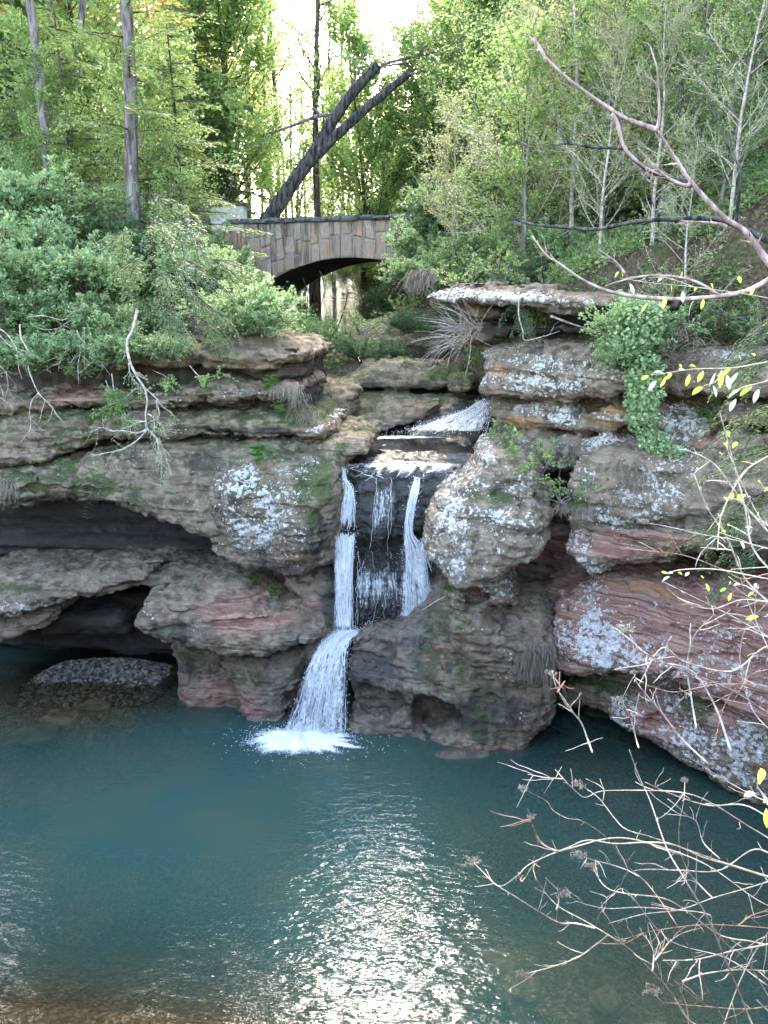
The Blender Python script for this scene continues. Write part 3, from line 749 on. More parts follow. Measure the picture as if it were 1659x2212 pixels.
rock('cliff_block', 'pale banded sandstone cliff standing right of the upper pool', 'cliff', FH, [
    dict(p=[(985, 748), (1005, 750), (1060, 742), (1150, 742), (1310, 738), (1400, 760), (1760, 760), (1760, 868), (1500, 860), (1370, 857), (1330, 861), (1240, 866), (1180, 863), (1120, 868), (1080, 861), (1040, 857), (1022, 845), (1030, 820), (1030, 795), (1018, 770)], n=(.0, 4.0), R=.45, B=.45, tz=.3),
    dict(p=[(1044, 862), (1100, 873), (1215, 868), (1232, 905), (1245, 890), (1270, 870), (1362, 868), (1372, 930), (1350, 940), (1250, 944), (1220, 936), (1140, 932), (1070, 932), (1055, 912)], n=(.3, 4.0), R=.3, B=.3),
    dict(p=[(1050, 935), (1140, 930), (1240, 945), (1350, 940), (1360, 1000), (1250, 1020), (1180, 1030), (1120, 1020), (1060, 1000), (1046, 970)], n=(.15, 4.0), R=.35),
    dict(p=[(1385, 868), (1440, 862), (1475, 900), (1520, 935), (1760, 935), (1760, 1230), (1560, 1230), (1480, 1100), (1440, 1110), (1380, 1080), (1340, 1010), (1365, 940)], n=(.2, 4.0), R=.4, tz=.1),
    dict(p=[(1430, 975), (1500, 975), (1760, 985), (1760, 1020), (1500, 1005), (1440, 995)], n=(-.1, 2), R=.2),
    dict(p=[(1440, 1000), (1520, 1012), (1760, 1020), (1760, 1060), (1500, 1050), (1450, 1035)], n=(-.15, 2), R=.15),
    dict(p=[(1225, 868), (1262, 866), (1262, 880), (1238, 905), (1215, 900)], n=(-.4, 1.1), op='-', R=.1),
    dict(p=[(1060, 862), (1095, 866), (1090, 876), (1050, 872)], n=(-.4, .9), op='-', R=.1),
    dict(p=[(1040, 735), (1760, 735), (1760, 1260), (1160, 1100), (1060, 1000)], n=(1.5, 4.2), R=.1),
    dict(p=[(1500, 870), (1760, 875), (1760, 930), (1560, 925)], n=(.5, 3), R=.2),
], vox=.042, seed=101, strata=.06, tilt=.03, base=dict(dark=-.02, lichen=.2), decals=[
    ('lichen', 1160, 830, 140, 26, .5), ('lichen', 1260, 800, 120, 30, .35), ('lichen', 1035, 800, 25, 40, .5), ('lichen', 1140, 890, 80, 16, .42), ('lichen', 1210, 910, 30, 30, .5), ('lichen', 1290, 965, 60, 25, .62), ('lichen', 1090, 965, 50, 30, .35), ('lichen', 1320, 905, 60, 10, .4), ('lichen', 1450, 920, 60, 45, .55), ('lichen', 1150, 780, 100, 15, .3), ('lichen', 1500, 1000, 60, 14, .4), ('lichen', 1200, 1010, 60, 20, .4), ('lichen', 1440, 1040, 30, 50, .4), ('lichen', 1550, 770, 80, 14, .5),
    ('ochre', 1310, 890, 60, 10, .75), ('ochre', 1310, 917, 60, 10, .7), ('ochre', 1110, 915, 50, 16, .7), ('ochre', 1070, 805, 35, 25, .45), ('red', 1230, 940, 120, 10, .6), ('red', 1520, 965, 70, 16, .6), ('red', 1480, 1010, 60, 14, .5), ('ochre', 1480, 945, 60, 20, .3), ('dark', 1250, 765, 200, 14, .35), ('dark', 1560, 890, 90, 20, .5), ('dark', 1500, 1050, 60, 40, .4), ('ochre', 1320, 1000, 40, 20, .3)])

rock('capstone_slab', 'white lichen-covered cap slab overhanging the right cliff top', 'rock slab', FH, [
    dict(p=[(903, 632), (940, 619), (1000, 615), (1120, 616), (1180, 622), (1300, 638), (1420, 650), (1420, 672), (1300, 672), (1200, 674), (1100, 664), (1020, 657), (960, 660), (925, 652)], n=(-.2, 4.5), R=.25, B=.3, tz=.6),
    dict(p=[(1010, 655), (1420, 665), (1420, 760), (1040, 760), (1010, 740), (980, 700)], n=(1.3, 4.5), R=.2, tz=-.2),
    dict(p=[(960, 655), (1030, 658), (1090, 680), (1060, 700), (1000, 685)], n=(.4, 3), R=.2),
    dict(p=[(1010, 700), (1130, 695), (1250, 705), (1250, 722), (1100, 725), (1000, 745), (975, 742), (1000, 722)], n=(.6, 3), R=.15),
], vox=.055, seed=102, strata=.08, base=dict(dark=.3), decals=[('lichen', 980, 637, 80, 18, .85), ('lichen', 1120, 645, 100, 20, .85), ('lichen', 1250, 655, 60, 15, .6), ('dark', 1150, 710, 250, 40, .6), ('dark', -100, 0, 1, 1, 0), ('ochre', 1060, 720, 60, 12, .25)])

rock('stream_ledge', 'mossy grey rock ledge behind the upper pool', 'rock ledge', FK, [
    dict(p=[(700, 838), (770, 800), (790, 783), (830, 779), (900, 784), (1000, 799), (1040, 812), (1040, 848), (940, 850), (880, 847), (805, 844), (740, 860)], n=(.6, 4.5), R=.35, tz=.7),
    dict(p=[(700, 855), (740, 846), (805, 848), (900, 852), (1000, 858), (1060, 862), (1000, 890), (935, 900), (900, 905), (870, 920), (820, 930), (700, 960), (690, 900)], n=(-.3, 4.0), R=.3, tz=1.3),
    dict(p=[(860, 900), (890, 880), (930, 866), (960, 870), (940, 895), (890, 925)], n=(-.6, 2), R=.3),
], vox=.06, seed=111, strata=.06, base=dict(dark=.2, moss=.2), decals=[('moss', 990, 810, 60, 14, .4), ('lichen', 940, 862, 50, 8, .2), ('dark', 860, 847, 140, 8, .5), ('wet', 840, 915, 120, 20, .6)])

rock('mossy_boulder', 'small rounded mossy boulder at the foot of the right cliff by the upper cascade', 'boulder', FK, [
    dict(p=[(974, 840), (978, 824), (992, 815), (1024, 812), (1034, 830), (1030, 850), (1005, 856), (980, 853)], n=(-.4, 1.0), R=.35)],
    vox=.034, seed=112, base=dict(moss=.45, dark=.2))

rock('jagged_bank', 'jagged fractured rock bank left of the upper pool', 'rock', FK, [
    dict(p=[(640, 850), (688, 838), (740, 840), (778, 851), (770, 876), (764, 893), (735, 912), (712, 936), (690, 965), (620, 965), (600, 900)], n=(-1.9, 3.0), R=.3, ts=.5, tz=.4),
    dict(p=[(690, 850), (770, 852), (766, 872), (700, 885)], n=(-1.7, 2), R=.15),
    dict(p=[(690, 890), (755, 880), (730, 910), (700, 920)], n=(-1.9, 2), R=.15),
], vox=.055, seed=113, strata=.1, rough=1.4, base=dict(dark=.25, moss=.2))

rock('cascade_rock', 'dark wet rock that the upper cascade slides over', 'rock', FK, [
    dict(p=[(880, 925), (930, 895), (960, 880), (1000, 872), (1035, 862), (1075, 868), (1075, 985), (880, 985)], n=(-.8, 3.0), R=.4, B=.5, tz=1.2)],
    vox=.042, seed=114, strata=.06, base=dict(dark=.7, wet=.9))

FS = Frame(640, 46, 900, 46, v=640)
FT = Frame(720, 30, 960, 28.5, v=700)
rock('stream_slab', 'dark wet rock shelf crossing the far stream under the bridge', 'rock ledge', FS, [
    dict(p=[(690, 634), (760, 630), (830, 628), (900, 632), (905, 648), (830, 650), (740, 646), (690, 648)], n=(-.5, 3.0), R=.2, tz=2.0)], vox=.08, seed=121, strata=.05, base=dict(dark=.3, wet=.5), zmin=5)
rock('stream_slab', 'flat mossy grey rock beside the stream right of the arch', 'rock ledge', FT, [
    dict(p=[(770, 690), (850, 668), (930, 662), (985, 690), (980, 740), (900, 752), (800, 748), (760, 720)], n=(-.3, 4.0), R=.3, tz=2.4),
    dict(p=[(800, 705), (880, 690), (950, 700), (930, 735), (820, 735)], n=(-.6, 2), R=.3, tz=1.5)], vox=.06, seed=122, strata=.05, base=dict(moss=.25, lichen=.2), zmin=5)
# ------------------------------------------------------------------ terrain, pool bed, stream
def sst(a, b, x):
    t = np.clip((x - a) / (b - a), 0, 1)
    return t * t * (3 - 2 * t)

BED_Y = np.array([0, 17.5, 18.2, 21.0, 21.8, 23.2, 25.5, 30, 36, 41, 44, 48, 53, 60, 80, 120, 300])
BED_Z = np.array([-.5, -.5, 5.2, 5.2, 5.3, 6.0, 7.3, 7.8, 8.25, 8.75, 9.0, 9.6, 10.5, 11.0, 12.3, 14.5, 20])
CX_Y = np.array([0, 18, 22, 27, 36, 45, 60, 300.])
CX_X = np.array([0, .9, 1.0, .5, -1.4, -2.8, -6, -30.])

GORGE = np.array([(-16, 3.5), (-16, 20.6), (-9, 20.6), (-2.0, 20.4), (-.9, 24), (1.9, 24), (2.9, 21), (4.2, 18.6), (6.4, 16.6), (9.2, 14.8), (9.5, 9), (8.4, 4.5), (3.0, 2.6), (-4, 2.6)], float)
def terrain_z(X, Y):
    P = np.stack([X.ravel(), Y.ravel(), np.zeros(X.size)], 1)
    nb = (vnoise(P, 6, 1) * 1.2 + vnoise(P, 2.2, 2) * .5 + vnoise(P, .8, 3) * .16).reshape(X.shape)
    cx = np.interp(Y, CX_Y, CX_X)
    bz = np.interp(Y, BED_Y, BED_Z)
    dx = X - cx
    right = np.clip(dx, 0, None)
    left = np.clip(-dx, 0, None)
    hb = np.where(Y > 23, bz, 8.2)
    rim_r = 9.5 + .30 * np.clip(right - 2.5, 0, None) + .55 * np.clip(right - 6, 0, 24) + .10 * np.clip(Y - 22, 0, 40)
    rim_l = 8.5 + .14 * np.clip(Y - 21, 0, 25) + .03 * np.clip(left - 3, 0, 40) + .02 * np.clip(Y - 46, 0, 200)
    wv = np.where(dx > 0, sst(1.6, 4.2, right), sst(2.2, 5.5, left))
    rim = np.where(dx > 0, rim_r, rim_l)
    z = hb * (1 - wv) + np.maximum(rim, hb) * wv
    z = z + nb * .6 * sst(.2, .9, wv) + nb * .25
    # the near bank where the photographer stands
    near = sst(6.5, 2.5, Y)
    z = z * (1 - near) + (7.2 + nb * .3) * near
    dg = poly_sdf(GORGE, X, Y)
    w = sst(-.1, .9, dg)
    # pool bed
    deep = 2.4 * np.exp(-(((X + 2.2) / 4.6) ** 2 + ((Y - 12.2) / 3.6) ** 2)) + 1.0
    sh1 = np.exp(-(((X + 4.2) / 3.8) ** 2 + ((Y - 7.6) / 2.0) ** 2))
    sh2 = np.exp(-(((X - 2.6) / 2.2) ** 2 + ((Y - 9.2) / 2.2) ** 2))
    sh3 = np.exp(-(((X + 7.2) / 3.0) ** 2 + ((Y - 17.8) / 2.2) ** 2))
    sh4 = np.exp(-(((X - 3.4) / 2.6) ** 2 + ((Y - 15.0) / 1.6) ** 2))
    bed = -deep + 2.3 * sh1 + .55 * sh2 + 1.3 * sh3 + .7 * sh4
    bed = smax(bed, -.22 - .36 * np.clip(Y - 8.4, 0, None) - .10 * np.clip(Y - 9.4, 0, None) ** 2 - .34 * np.clip(X + 2.2, 0, None), .8)
    bed = smax(bed, -.75 - .6 * np.clip(np.hypot((X - 2.2) / 1.5, (Y - 9.0) / 1.7) - 1, 0, None), .6)
    bed = np.minimum(bed, -.12) + nb * .10
    gr = sst(17.9, 19.8, Y + .25 * nb) * sst(-9.6, -8.2, X) * sst(-4.4, -5.6, X)
    bed = bed + gr * .36
    return bed * (1 - w) + z * w

def grid(x0, x1, y0, y1, st):
    xs = np.arange(x0, x1 + st * .5, st)
    ys = np.arange(y0, y1 + st * .5, st)
    X, Y = np.meshgrid(xs, ys, indexing='ij')
    i = np.arange(len(xs) - 1)[:, None] * len(ys) + np.arange(len(ys) - 1)[None]
    Q = np.stack([i, i + len(ys), i + len(ys) + 1, i + 1], -1).reshape(-1, 4)
    return X, Y, Q

def ground_mat():
    m, n = new_mat('forest floor')
    p = n.pos()
    a = n.noise(p, 1.3, 6, .7)
    b = n.noise(p, 14, 5, .7)
    c = n.noise(p, .35, 4, .6)
    col = n.mix(n.map(b, .3, .7), (.035, .022, .014), (.17, .115, .075))
    col = n.mix(n.map(a, .48, .68, 0, .85), col, n.mix(n.map(b, .3, .7), (.025, .05, .012), (.09, .14, .035)))
    col = n.mix(n.map(c, .5, .7, 0, .5), col, (.06, .05, .035))
    bedm = n.attr('bed')
    g = n.voro(p, 17)
    gv = n.node('ShaderNodeTexVoronoi'); gv.inputs['Scale'].default_value = 17
    n.l.new(p, gv.inputs['Vector'])
    stone = n.mix(n.map(n.math('ADD', n.math('MULTIPLY', n.noise(gv.outputs['Position'], 40, 0), 1.0), 0.0), .3, .7), (.10, .07, .045), (.36, .26, .18))
    stone = n.mix(n.map(n.noise(p, 2.2, 5, .7), .35, .65, 0, .7), stone, (.12, .085, .058))
    stone = n.mix(n.map(g, .4, .8, 0, .5), stone, (.06, .042, .028))
    col = n.mix(bedm, col, stone)
    n.out(n.principled(col, .95, .15, n.bump(n.math('ADD', b, n.math('MULTIPLY', n.math('MULTIPLY', g, bedm), -.8)), .08)))
    return m
GROUND = ground_mat()
X1, Y1, Q1 = grid(-22, 24, -4, 62, .22)
Z1 = terrain_z(X1, Y1)
bedw = sst(2.5, 1.5, poly_sdf(GORGE, X1, Y1)) + 0 * X1
cxa = np.interp(Y1, CX_Y, CX_X)
bedw = np.maximum(bedw, sst(2.6, 1.6, np.abs(X1 - cxa)) * (Y1 > 20))
bedw = bedw * (Z1 < .9) + 0.0
bedw = np.maximum(bedw, (sst(2.4, 1.4, np.abs(X1 - np.interp(Y1, CX_Y, CX_X))) * (Y1 > 23.5) * .6))
me = mk_mesh('ground', np.stack([X1, Y1, Z1], -1).reshape(-1, 3), Q1, None, {'bed': bedw.ravel()}, True, GROUND)
tag(link('ground', me), kind='structure')
# the far land as one big sheet under and beyond it
X2, Y2, Q2 = grid(-900, 900, -300, 1500, 15)
Z2 = np.where((np.abs(X2 - 1) < 24) & (Y2 > -6) & (Y2 < 64), -14.0, terrain_z(X2, np.maximum(Y2, -4)) - .6)
Z2 = np.minimum(Z2, 46 + .01 * Y2)
tag(link('far_ground', mk_mesh('far_ground', np.stack([X2, Y2, Z2], -1).reshape(-1, 3), Q2, None, {'bed': np.zeros(X2.size)}, True, GROUND)), kind='structure')

def ground_at(x, y):
    return float(terrain_z(np.array([[x]], float), np.array([[y]], float))[0, 0])

# ------------------------------------------------------------------ water
def water_mat(name, body, body2, amp, shallow_tint=(.80, .76, .62)):
    m, n = new_mat(name)
    p = n.pos()
    mp = n.node('ShaderNodeMapping'); mp.inputs['Scale'].default_value = (1.0, 2.6, 1); mp.inputs['Rotation'].default_value = (0, 0, .10)
    n.l.new(p, mp.inputs[0])
    w1 = n.noise(mp.outputs[0], 1.9, 2, .5, .4)
    w2 = n.noise(mp.outputs[0], 5.5, 2, .5, .6)
    w3 = n.noise(mp.outputs[0], .6, 2, .5)
    ripple = n.attr('ripple')
    h = n.math('ADD', n.math('MULTIPLY', w1, .055), n.math('ADD', n.math('MULTIPLY', w2, .020), n.math('MULTIPLY', w3, .02)))
    h = n.math('MULTIPLY', h, n.math('MULTIPLY', ripple, amp))
    nb = n.bump(h, 1.0, 1.0)
    clear = n.attr('clarity')
    blot = n.noise(p, .45, 3, .55)
    d = n.node('ShaderNodeBsdfDiffuse')
    n.l.new(n.mix(n.map(blot, .35, .65), body, body2), d.inputs[0])
    tr = n.node('ShaderNodeBsdfTransparent')
    tr.inputs[0].default_value = (*shallow_tint, 1)
    mx = n.node('ShaderNodeMixShader')
    n.l.new(clear, mx.inputs[0]); n.l.new(d.outputs[0], mx.inputs[1]); n.l.new(tr.outputs[0], mx.inputs[2])
    fr = n.node('ShaderNodeFresnel'); fr.inputs['IOR'].default_value = 1.29
    n.l.new(nb, fr.inputs['Normal'])
    gl = n.node('ShaderNodeBsdfGlossy'); gl.inputs['Roughness'].default_value = .03
    gl.inputs[0].default_value = (1, 1, 1, 1)
    n.l.new(nb, gl.inputs['Normal'])
    m2 = n.node('ShaderNodeMixShader')
    n.l.new(fr.outputs[0], m2.inputs[0]); n.l.new(mx.outputs[0], m2.inputs[1]); n.l.new(gl.outputs[0], m2.inputs[2])
    n.out(m2.outputs[0])
    return m
POOLW = water_mat('pool water', (.029, .070, .060), (.043, .074, .054), 1.0)
DARKW = water_mat('dark stream water', (.010, .010, .009), (.016, .014, .011), .7)

SPL = px(665, 1590, 15.95)
X, Y, Q = grid(-15, 11, 1.5, 21.5, .12)
dep = -terrain_z(X, Y)
clar = np.clip(np.exp(-np.clip(dep - .05, 0, None) * .95), 0, 1)
P3 = np.stack([X.ravel(), Y.ravel(), 0 * X.ravel()], 1)
rip = .32 + 1.0 * np.exp(-(((X - .15 + (Y - 8) * .10) / 1.3) ** 2)) * sst(16.5, 10.5, Y) * (.4 + .6 * sst(7.8, 11, Y)) + .8 * np.exp(-((X - SPL[0]) ** 2 + (Y - SPL[1]) ** 2) / 2.5)
rip = rip + vnoise(P3, 1.4, 9).reshape(X.shape) * .35
keep = (dep > -.6)
Qk = Q[keep.ravel()[Q].all(1)]
me = mk_mesh('pool_water', np.stack([X, Y, 0 * X], -1).reshape(-1, 3), Qk, None, {'clarity': clar.ravel(), 'ripple': rip.ravel()}, True, POOLW)
tag(link('pool_water', me), kind='structure')

# upper pool and the stream beyond
X, Y, Q = grid(-3.5, 4.5, 17.95, 23.5, .1)
ok = (X > -1.9) & (X < 3.6)
Qk = Q[ok.ravel()[Q].all(1)]
one = np.ones(X.size)
me = mk_mesh('upper_pool_water', np.stack([X, Y, 5.58 + 0 * X], -1).reshape(-1, 3), Qk, None, {'clarity': .12 * one, 'ripple': .16 * one}, True, DARKW)
tag(link('upper_pool_water', me), kind='structure')
ys = np.arange(23.4, 60, .25)
xs = np.linspace(-1, 1, 13)
cx = np.interp(ys, CX_Y, CX_X)
zz = np.interp(ys, BED_Y, BED_Z) + .16
hw = np.interp(ys, [23, 26, 30, 36, 42, 50, 60], [.8, 1.6, 2.2, 2.4, 3.0, 3.4, 3.0])
V = np.stack([cx[:, None] + hw[:, None] * xs[None], np.repeat(ys[:, None], 13, 1), np.repeat(zz[:, None], 13, 1)], -1).reshape(-1, 3)
i = np.arange(len(ys) - 1)[:, None] * 13 + np.arange(12)[None]
Q = np.stack([i, i + 1, i + 14, i + 13], -1).reshape(-1, 4)
me = mk_mesh('stream_water', V, Q, None, {'clarity': np.full(len(V), .45), 'ripple': np.full(len(V), .7)}, True, DARKW)
tag(link('stream_water', me), kind='structure')

# ------------------------------------------------------------------ falling water
def fall_mat():
    m, n = new_mat('falling water')
    t = n.attr('tint')
    p = n.pos((30, 30, 5.0))
    a = n.noise(n.pos((60, 60, 14)), 1.0, 3, .6)
    d = n.principled((.93, .93, .92), .35, .5)
    tl = n.node('ShaderNodeBsdfTranslucent'); tl.inputs[0].default_value = (.90, .92, .94, 1)
    mx0 = n.node('ShaderNodeMixShader'); mx0.inputs[0].default_value = .35
    n.l.new(d, mx0.inputs[1]); n.l.new(tl.outputs[0], mx0.inputs[2])
    tr = n.node('ShaderNodeBsdfTransparent')
    mx = n.node('ShaderNodeMixShader')
    f = n.map(n.math('ADD', n.math('MULTIPLY', n.math('SUBTRACT', a, .5), .25), t), .28, .95)
    n.l.new(f, mx.inputs[0]); n.l.new(tr.outputs[0], mx.inputs[1]); n.l.new(mx0.outputs[0], mx.inputs[2])
    n.out(mx.outputs[0])
    return m
FALLW = fall_mat()

def ribbons(mb, rng, left, right, N, seg, w=(.008, .03), jit=.03, dens=.6, taper=.3):
    """left / right: matching rows of world points along both edges of the sheet of water; N strands run between them"""
    Lp, Rp = spline(left, seg), spline(right, seg)
    for _ in range(N):
        a, b = sorted(rng.uniform(-.12, 1.0, 2))
        a, b = max(a, 0), max(b, a + .12)
        if rng.rand() < .45:
            a, b = 0, 1
        f0 = rng.rand()
        k0, k1 = int(a * (seg - 1)), max(int(b * (seg - 1)), int(a * (seg - 1)) + 3)
        k1 = min(k1, seg - 1)
        if k1 - k0 < 3:
            continue
        idx = np.arange(k0, k1 + 1)
        f = f0 + np.cumsum(rng.normal(0, .012, len(idx)))
        f = np.clip(f, 0, 1)[:, None]
        P = Lp[idx] * (1 - f) + Rp[idx] * f + np.cumsum(rng.normal(0, jit * .15, (len(idx), 3)), 0) + [0, -abs(rng.normal(0, .05)), 0]
        ww = rng.uniform(*w) * (1 + .7 * np.interp(np.linspace(0, 1, len(idx)), np.linspace(0, 1, 12), rng.uniform(-1, 1, 12)))
        ww = np.clip(ww, .003, None)
        ww[0] *= taper; ww[-1] *= taper
        mb.tube(P, ww, 3, dens + rng.uniform(-.2, .35), cap=False)

OCT = np.array([(1, 0, 0), (-1, 0, 0), (0, 1, 0), (0, -1, 0), (0, 0, 1), (0, 0, -1)], float)
OCT_T = np.array([(0, 2, 4), (2, 1, 4), (1, 3, 4), (3, 0, 4), (2, 0, 5), (1, 2, 5), (3, 1, 5), (0, 3, 5)])
def blobs(mb, C, r, stretch=(1, 1, 1), a=1.2):
    C = np.asarray(C); r = np.broadcast_to(np.asarray(r, float), (len(C),))
    V = C[:, None] + OCT[None] * r[:, None, None] * np.asarray(stretch)
    T = (np.arange(len(C))[:, None, None] * 6 + OCT_T[None]).reshape(-1, 3)
    mb.add(V.reshape(-1, 3), None, T, a)

rw = np.random.RandomState(5)
def fall(label, rows, N, seg=44, w=(.008, .03), sheet=.5, drops=0, dr=(.0035, .011), spread=.12, blotch=.3, fade=0, soft=.06):
    """rows: (u_left, u_right, v, Y) from top to bottom"""
    L = [px(r[0], r[2], r[3]) for r in rows]
    R = [px(r[1], r[2], r[3]) for r in rows]
    mb = MB()
    ribbons(mb, rw, L, R, N, seg, w)
    if sheet:
        na, nl = 48, 130
        Ls, Rs = spline(L, nl), spline(R, nl)
        f = np.linspace(-.06, 1.06, na)
        W0 = np.linalg.norm(Rs - Ls, axis=1).mean()
        ln = np.concatenate([[0], np.cumsum(np.linalg.norm(np.diff(Ls, axis=0), axis=1))])
        FF, LL = np.meshgrid(f * W0, ln, indexing='xy')
        for layer in range(3):
            q = np.stack([FF.ravel(), LL.ravel(), np.full(FF.size, layer * 3.3 + len(mb.V) * .7)], 1)
            st = vnoise(q * [1 / .022, 1 / .26, 1], 1.0) * .75 + vnoise(q * [1 / .06, 1 / .5, 1], 1.0, 2) * .7 + vnoise(q * [1 / .035, 1 / .06, 1], 1.0, 3) * blotch
            G = Ls[:, None] * (1 - f)[None, :, None] + Rs[:, None] * f[None, :, None]
            off = (vnoise(q * [4, 2, 1], 1.0, 5) * .10 + layer * .035).reshape(G.shape[:2])
            G = G + np.stack([0 * off, off, 0 * off], -1)
            i = np.arange(nl - 1)[:, None] * na + np.arange(na - 1)[None]
            edge = np.clip(np.minimum(FF / W0 + .06, 1.06 - FF / W0) / .22, 0, 1)
            tt = np.linspace(0, 1, nl)[:, None]
            cj = vnoise(np.stack([f * W0 / .03, np.full(na, layer * 5.1), np.full(na, .5)], 1), 1.0, 4)[None] + .5
            endf = np.clip((np.minimum(tt, 1 - tt) - soft * cj * .6) / (soft * .6 + .02), 0, 1)
            mb.add(G.reshape(-1, 3), np.stack([i, i + 1, i + na + 1, i + na], -1).reshape(-1, 4), None, (sheet * (.45 + .55 * edge) * (.25 + .75 * endf) * (1 - fade * np.linspace(0, 1, nl)[:, None])).ravel() + st * .5)
    if drops:
        Ls, Rs = spline(L, seg), spline(R, seg)
        k = rw.randint(0, seg, drops); f = rw.uniform(-.08, 1.08, drops)[:, None]
        P = Ls[k] * (1 - f) + Rs[k] * f + rw.normal(0, spread, (drops, 3)) * [.6, .5, .6]
        blobs(mb, P, rw.uniform(*dr, drops), (1, 1, 1.8))
    o = mb.build('waterfall', FALLW, smooth=True)
    return tag(o, label, 'waterfall')

fall('left white strand of the upper waterfall dropping into the basin', [(722, 768, 1150, 17.2), (722, 764, 1200, 17.15), (724, 760, 1290, 17.1), (722, 760, 1368, 17.05)], 30, w=(.003, .008), sheet=.62, drops=200, spread=.03)
fall('small slanting rill at the left corner of the waterfall lip', [(736, 746, 1010, 17.6), (738, 750, 1035, 17.42), (743, 764, 1055, 17.34), (736, 768, 1085, 17.28), (728, 768, 1145, 17.2)], 14, w=(.003, .007), sheet=.47, drops=120, spread=.04)
fall('right white strand of the upper waterfall widening towards the boulder', [(895, 908, 1030, 17.5), (886, 905, 1060, 17.33), (878, 896, 1100, 17.28), (874, 892, 1150, 17.22), (870, 915, 1185, 17.15), (868, 930, 1250, 17.1), (866, 940, 1310, 17.05), (862, 930, 1348, 17.0)], 30, w=(.003, .008), sheet=.52, drops=500, dr=(.003, .008), spread=.08, blotch=.6)
fall('thin broken trickles down the middle of the black rock face', [(768, 862, 1190, 17.3), (766, 866, 1240, 17.28), (765, 868, 1290, 17.25), (764, 868, 1352, 17.2)], 10, w=(.002, .005), sheet=.44, drops=120, dr=(.002, .007), soft=.45, blotch=.6)
fall('thin glassy curl of water rolling over the lip of the waterfall', [(738, 1005, 1001, 18.0), (738, 1000, 1010, 17.75), (740, 985, 1020, 17.55), (742, 960, 1036, 17.42)], 12, w=(.002, .005), sheet=.54, drops=0, fade=.75, blotch=.7)
fall('faint trickle over the upper middle of the black rock face', [(805, 850, 1030, 17.3), (805, 850, 1090, 17.25), (800, 846, 1190, 17.25)], 3, w=(.002, .004), sheet=.36, drops=30, dr=(.002, .006), soft=.4, blotch=.6)
fall('narrow chute of water between the right strand and the lichened boulder', [(925, 932, 1100, 17.25), (915, 930, 1150, 17.15), (905, 925, 1190, 17.05), (905, 935, 1230, 17.05)], 8, w=(.003, .007), sheet=.46, drops=120, spread=.05)
fall('white lower cascade tumbling from the basin into the pool', [(735, 800, 1358, 17.05), (712, 768, 1372, 16.7), (690, 752, 1395, 16.4), (674, 746, 1430, 16.15), (658, 745, 1470, 16.0), (642, 744, 1520, 15.9), (624, 745, 1570, 15.86), (612, 746, 1592, 15.84)], 60, w=(.003, .009), sheet=.55, drops=1500, dr=(.003, .009), spread=.08, blotch=1.1)
fall('foaming slide of the upper cascade entering the upper pool', [(1036, 1058, 864, 22.3), (1005, 1060, 884, 21.9), (950, 1058, 903, 21.5), (905, 1052, 918, 21.2), (870, 1045, 934, 20.9)], 20, w=(.003, .009), sheet=.50, drops=700, spread=.06, blotch=.6)
fall('white rapids on the far stream seen under the bridge arch', [(690, 800, 585, 54), (690, 830, 600, 52.5), (680, 850, 614, 51.5), (670, 850, 622, 51)], 20, w=(.01, .03), sheet=.66, seg=24)
fall('low white step of the stream beneath the bridge', [(655, 790, 645, 45.5), (655, 800, 655, 44.5), (658, 810, 668, 43.8)], 20, w=(.01, .03), sheet=.66, seg=20)

